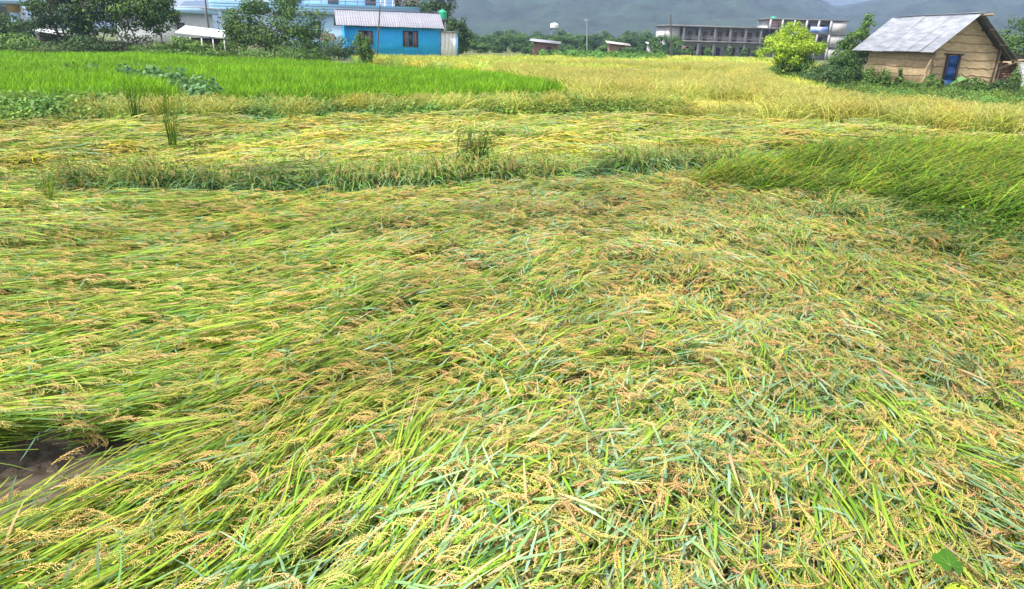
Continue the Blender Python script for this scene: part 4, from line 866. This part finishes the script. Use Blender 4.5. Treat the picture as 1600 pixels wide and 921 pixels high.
# left group
tree('tree', 5, 14, 100, 66, ROUND, 3600, .13, DG, 'dark bushy tree half out of the frame at far left', seed=21, rad=.12)
tree('tree', 92, -60, 120, 60, LOOSE+[(-.2, 0, .95, .5, .5, .12), (0, 0, .35, .8, .6, .2)], 6500, .12, DG, 'dark feathery tree covering the porch house at left', seed=22, stems=3, rad=.09, trunk_top=.8)
tree('tree', 150, -50, 100, 61, LOOSE+[(0, 0, .36, .8, .6, .16)], 5200, .12, TG, 'slender tree with pale thin trunks in the left clump', seed=23, stems=4, rad=.07, trunk_top=.85, spread=.4, bark=PALE)
tree('tree', 208, -45, 110, 62, LOOSE+[(.1, .1, .62, .7, .6, .22)], 5600, .12, TG, 'mid green tree with a straight pale trunk right of the left clump', seed=24, stems=3, rad=.08, trunk_top=.8, spread=.35, bark=PALE)
tree('tree', 248, -22, 62, 63, LOOSE, 3000, .12, TG, 'narrow tree at the right end of the left clump beside the white house', seed=25, stems=2, rad=.07, bark=PALE, trunk_top=.8)
tree('shrub', 130, 50, 130, 59, BUSH, 3400, .11, DG, 'dark undergrowth shrub below the left clump of trees', 'shrub', seed=26, rad=.05, stems=3)
tree('shrub', 215, 50, 110, 60, BUSH, 3000, .11, [(.06, .07, .035), (.045, .06, .03), (.08, .10, .04)], 'brownish green shrub right of the dark undergrowth', 'shrub', seed=27, rad=.05, stems=3)
tree('shrub', 25, 52, 110, 58, BUSH, 3000, .11, LG, 'grey green shrub in front of the porch column', 'shrub', seed=28, rad=.05)
tree('shrub', 283, 51, 60, 58, BUSH, 2200, .11, LG, 'light green shrub under the low white canopy', 'shrub', seed=29, rad=.05)
tree('bushy_tree', 425, -30, 150, 68, [(0, 0, .72, .62, .6, .27), (-.55, 0, .52, .5, .5, .26), (.5, 0, .5, .5, .5, .28), (-.2, -.3, .35, .7, .5, .24), (.25, -.3, .3, .7, .5, .24), (-.75, 0, .25, .35, .4, .2), (.75, 0, .27, .35, .4, .22)], 11000, .125, TG, 'large dense green tree in front of the big pale blue house', seed=30, stems=4, rad=.12, spread=.3)
tree('tree', 640, -24, 78, 106, LOOSE+ROUND, 3600, .17, DG, 'dark tree behind the roof of the small blue house', seed=31, rad=.16)
tree('tree', 690, -30, 62, 100, [(0, 0, .85, .7, .6, .12), (.1, 0, .7, .8, .6, .14), (-.1, 0, .52, .7, .6, .16), (.3, 0, .35, .9, .6, .2)], 4600, .16, DG, 'tall dark tree with layered crown beside the green tank', seed=32, rad=.18, trunk_top=.8)
tree('tree', 716, 24, 44, 92, ROUND+[(0, 0, .25, .9, .6, .22)], 3600, .14, DG, 'rounded dark tree right of the white lean-to', seed=33, rad=.14)
tree('tree', 612, -6, 40, 112, LOOSE, 1800, .17, DG, 'smaller dark tree just right of the thin leaning pole', seed=34, rad=.12)
# hedge bits between rice and houses
for i, (px_, yt, wp, Yy, cl, lb) in enumerate((
    (340, 62, 110, 56, LG, 'light green scrub in front of the low white canopy'), (430, 66, 110, 55, LG, 'light green scrub below the large dense tree'), (480, 70, 70, 54, TG, 'low green scrub at the right foot of the dense tree'),
    (240, 66, 90, 57, LG, 'pale scrub left of the low canopy'), (505, 60, 64, 74, DG, 'dark hedge bush by the thatched shelter'), (540, 56, 56, 73, DG, 'dark hedge bush against the left end of the small blue house'),
    (100, 68, 130, 57, [(.09, .13, .045), (.12, .17, .05), (.07, .10, .03)], 'grassy scrub under the left clump of trees'))):
    tree('shrub', px_, yt, wp, Yy, BUSH, 2200, .085, cl, lb, 'shrub', seed=40+i, rad=.04, stems=2)
tree('shrub', 568, 52, 38, 58, [(0, 0, .55, .8, .7, .42), (-.4, 0, .7, .5, .5, .25), (.3, 0, .3, .7, .5, .28)], 3400, .07, LG, 'small green bush in front of the left window of the small blue house', 'shrub', seed=50, rad=.05)
# far tree line: alike trees share meshes
FARC = [[(.07, .15, .04), (.09, .18, .05), (.05, .11, .035)], [(.11, .21, .05), (.13, .24, .06), (.08, .16, .04)], [(.06, .12, .045), (.075, .145, .055), (.045, .09, .035)]]
protos = []
for i in range(5):
    root = empty('far_tree', (0, 0, 0)); r = np.random.default_rng(60+i); sh = [ROUND, LOOSE, ROUND, BUSH+[(0, 0, .7, .6, .6, .25)], ROUND+[(.1, 0, .25, .9, .7, .22)]][i]
    bl = [(a*3.2, b_*3.2, c*7., d*3.2, e*3.2, f_*7.) for a, b_, c, d, e, f_ in sh]; trunk_mesh(r, 1, 4.2, .2, .3, bl).build('trunk', M_TRUNK, root, True); crown_mesh(r, bl, 1900, .27, FARC[i % 3]).build('crown', M_LEAF, root); protos.append(root)
used = [False]*5; farlist = []
r = np.random.default_rng(77)
for k in range(34): farlist.append((722+k*10.5+r.normal(0, 3), r.uniform(50, 60), r.uniform(150, 185)))
for k in range(40): farlist.append((722+k*13+r.normal(0, 5), r.uniform(44, 53), r.uniform(230, 290)))
for k in range(30): farlist.append((1000+k*34+r.normal(0, 8), r.uniform(56, 62), r.uniform(310, 360)))
for k in range(16): farlist.append((-400+k*34+r.normal(0, 8), r.uniform(28, 38), r.uniform(150, 200)))
for k, (px_, yt, Yy) in enumerate(farlist):
    i = int(r.integers(5)); o = protos[i] if not used[i] else copy_tree(protos[i]); used[i] = True
    tp = atY(px_, yt + (px_-800)*.012 if px_ > 1100 else yt, Yy); s_ = max(.5, tp[2]/7.); o.location = (tp[0], Yy, 0); o.rotation_euler = (0, 0, r.uniform(0, 6.28)); o.scale = (s_*r.uniform(.85, 1.35),)*2+(s_,)
    j_ = 0 if k < 34 else 1 if k < 74 else 2 if k < 104 else 3
    tag(o, ['green tree in the nearer row of the far tree line behind the sheds', 'hazy tree in the second row of the far tree line', 'faint bluish tree in the farthest row at the foot of the hills', 'hazy tree far behind the houses at left'][j_], 'tree', ['nearer row of the far tree line', 'second row of the far tree line', 'farthest row of trees below the hills', 'trees far behind the left houses'][j_])
# scrub band in front of the tree line
for k in range(22):
    px_ = 728+k*16+r.normal(0, 4); i = int(r.integers(5)); o = copy_tree(protos[i]); Yy = r.uniform(128, 148); s_ = r.uniform(.22, .38); p_ = atY(px_, 70, Yy); o.location = (p_[0], Yy, -.2); o.scale = (s_*1.5, s_*1.5, s_); o.rotation_euler = (0, 0, r.uniform(0, 6.28))
    o.name = 'far_shrub'; tag(o, 'low scrubby bush at the foot of the far tree line', 'shrub', 'bushes at the foot of the far tree line')
# trees by the long building
for i, (px_, yt, wp, Yy) in enumerate(((1080, 70, 12, 160), (1108, 70, 14, 160), (1140, 70, 12, 160), (1165, 72, 14, 160), (1030, 66, 26, 150), (1182, 72, 12, 160))):
    tree('shrub', px_, yt, wp, Yy, BUSH, 500, .2, TG, ['leftmost small bush before the lower floor of the concrete building', 'second small bush from the left before the concrete building', 'third small bush from the left before the concrete building', 'fourth small bush from the left before the concrete building', 'wider bush just left of the end of the concrete building', 'rightmost small bush before the lower floor of the concrete building'][i], 'shrub', seed=80+i, rad=.05, group='bushes before the concrete building')
# the bright bushy tree and its neighbours
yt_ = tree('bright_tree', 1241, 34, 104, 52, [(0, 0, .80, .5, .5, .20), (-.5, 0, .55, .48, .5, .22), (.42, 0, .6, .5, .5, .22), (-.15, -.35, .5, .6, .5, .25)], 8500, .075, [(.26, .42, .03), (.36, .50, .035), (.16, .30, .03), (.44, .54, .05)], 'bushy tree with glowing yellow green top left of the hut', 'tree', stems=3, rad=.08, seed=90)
bl = [(0, -.9, .9, 1.5, 1.0, .85), (-1., -.6, .7, .9, .8, .7), (1.1, -.7, .75, 1., .8, .75), (.2, -.5, 1.5, 1.3, .8, .6)]
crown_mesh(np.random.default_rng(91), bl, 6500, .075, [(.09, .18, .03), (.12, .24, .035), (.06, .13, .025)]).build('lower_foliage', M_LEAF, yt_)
tree('tree', 1345, 20, 70, 57, [(.25, 0, .86, .28, .3, .13), (0, 0, .62, .6, .6, .2), (-.45, 0, .48, .5, .5, .2), (.1, 0, .34, .8, .6, .2)], 5200, .09, [(.08, .16, .035), (.11, .21, .04), (.15, .26, .05)], 'tall leafy green tree at the back left of the hut', seed=92, rad=.08, stems=2, trunk_top=.8)
tree('shrub', 1320, 82, 86, 47, BUSH+[(0, 0, .75, .5, .5, .22)], 7000, .07, [(.06, .12, .03), (.08, .15, .035), (.045, .09, .025)], 'dark leafy shrub between the bright tree and the hut', 'shrub', seed=93, rad=.05, stems=3)
tree('shrub', 1290, 92, 70, 45, BUSH, 3600, .06, [(.08, .15, .05), (.10, .18, .06), (.05, .10, .03)], 'grey green shrub at the right foot of the bright tree', 'shrub', seed=94, rad=.04, stems=3)
tree('tree', 1592, 16, 60, 72, ROUND, 3800, .11, TG, 'mid green tree behind the hut at the right edge', seed=95, rad=.12)
tree('tree', 1660, 6, 90, 70, ROUND, 3800, .12, TG, 'bushy tree just outside the right edge behind the lean-to', seed=96, rad=.12)
for i, (px_, yt, wp, Yy, cl, lb) in enumerate((
    (1388, 104, 26, 43, LG, 'slim weed stalks by the left corner of the hut'), (1412, 108, 20, 42.6, TG, 'leafy weed before the left wall of the hut'), (1366, 100, 24, 43.5, LG, 'pale weed at the hut back corner'),
    (1464, 118, 34, 42.5, LG, 'green weeds before the blue door'), (1532, 120, 50, 42, TG, 'dense weeds at the right corner of the hut'), (1575, 122, 50, 41.5, DG, 'dark weeds in front of the brick lean-to'),
    (1598, 98, 22, 42.5, LG, 'light green bush at the right edge before the hanging cloth'), (1430, 126, 36, 43, TG, 'low weeds along the left wall of the hut'))):
    tree('shrub', px_, yt, wp, Yy, BUSH if wp > 20 else [(0, 0, .85, .4, .4, .15), (.1, 0, .55, .7, .6, .2), (0, 0, .25, .9, .7, .2)], 1500 if wp > 20 else 700, .06, cl, lb, 'weeds', seed=100+i, rad=.02, stems=3)
# taro leaves by the door: big leaves are parts
def taro(px_, py_, Y, s, label, seed, n_=7):
    r = np.random.default_rng(seed); p_ = atY(px_, py_, Y); root = empty('taro_plant', (p_[0], Y, 0), 0, label, 'taro plant')
    for k in range(n_):
        a = r.uniform(0, 6.28); q = r.uniform(.15, .5)*s; h_ = r.uniform(.6, 1.1)*s; c_ = np.array([q*math.cos(a), q*math.sin(a), h_]); L_ = .36*s*r.uniform(.8, 1.2)
        g = G(); out_ = np.array([math.cos(a)*.8, math.sin(a)*.8, -.55]); sd_ = np.array([-math.sin(a), math.cos(a), 0]); prof = [(-.35, .30), (-.1, .62), (.2, .6), (.6, .36), (1., .02)]; v = []
        for t_, w_ in prof: v += [c_+out_*L_*t_+sd_*L_*w_+np.array([0, 0, .05*s]), c_+out_*L_*t_, c_+out_*L_*t_-sd_*L_*w_+np.array([0, 0, .05*s])]
        g.add(v, [[3*i+j, 3*i+j+1, 3*i+j+4, 3*i+j+3] for i in range(4) for j in range(2)], np.array([(.10, .24, .05), (.13, .28, .07), (.16, .30, .10)][k % 3]))
        g.tube([(0, 0, 0), tuple(c_*[.5, .5, .6]), tuple(c_)], .018*s, 4, (.14, .22, .06), False); g.build('leaf', M_LEAF, root)
taro(1500, 142, 45.6, .85, 'large leaved taro plant beside the blue door of the hut', 1, 9)
taro(1458, 140, 45.2, .9, 'taro plant left of the blue door by the leaning prop', 2, 8)
taro(1516, 140, 45.0, .8, 'taro plant under the right part of the hut gable', 3, 7)
P = scatter(poly([(1240, 122), (1262, 135), (1290, 145), (1380, 158), (1500, 176), (1600, 192), (1900, 204), (1900, 128), (1600, 126), (1450, 122), (1330, 118)], .0), 7.)
field('hut_weeds', 'weed_plant', np.c_[P, np.zeros(len(P))], rng.uniform(0, 6.28, len(P)), rng.uniform(.5, 1.8, len(P)), tintf(P[:, 0], P[:, 1], .35, .15, .12)*np.array([1.05, .95, 1.0]), 'low green weeds between the golden rice and the hut', 'weeds')
# row of broad leaved crops in the far field
P = poly([(845, 82), (1040, 86), (1045, 91), (940, 90), (845, 85)], .6); P = scatter(P, .55)
field('crop_row', 'broad_plant', np.c_[P, np.zeros(len(P))], rng.uniform(0, 6.28, len(P)), rng.uniform(1.0, 2.0, len(P)), np.tile([.95, 1.05, .45], (len(P), 1)), 'bright green broad leaved crop in the far field before the sheds', 'crops')

# ============================================================ HAZE
g = G(); g.box((0, 1300, 97), (8000, 3400, 196)); 
m = bpy.data.materials.new('haze'); m.use_nodes = True; n = m.node_tree; n.nodes.clear(); out = n.nodes.new('ShaderNodeOutputMaterial'); pv = n.nodes.new('ShaderNodeVolumePrincipled')
pv.inputs['Color'].default_value = (.44, .60, 1., 1); pv.inputs['Density'].default_value = .00038; pv.inputs['Anisotropy'].default_value = .1; n.links.new(pv.outputs[0], out.inputs['Volume'])
tag(g.build('haze', m), kind='stuff', label='thin blue haze over the valley', cat='haze')
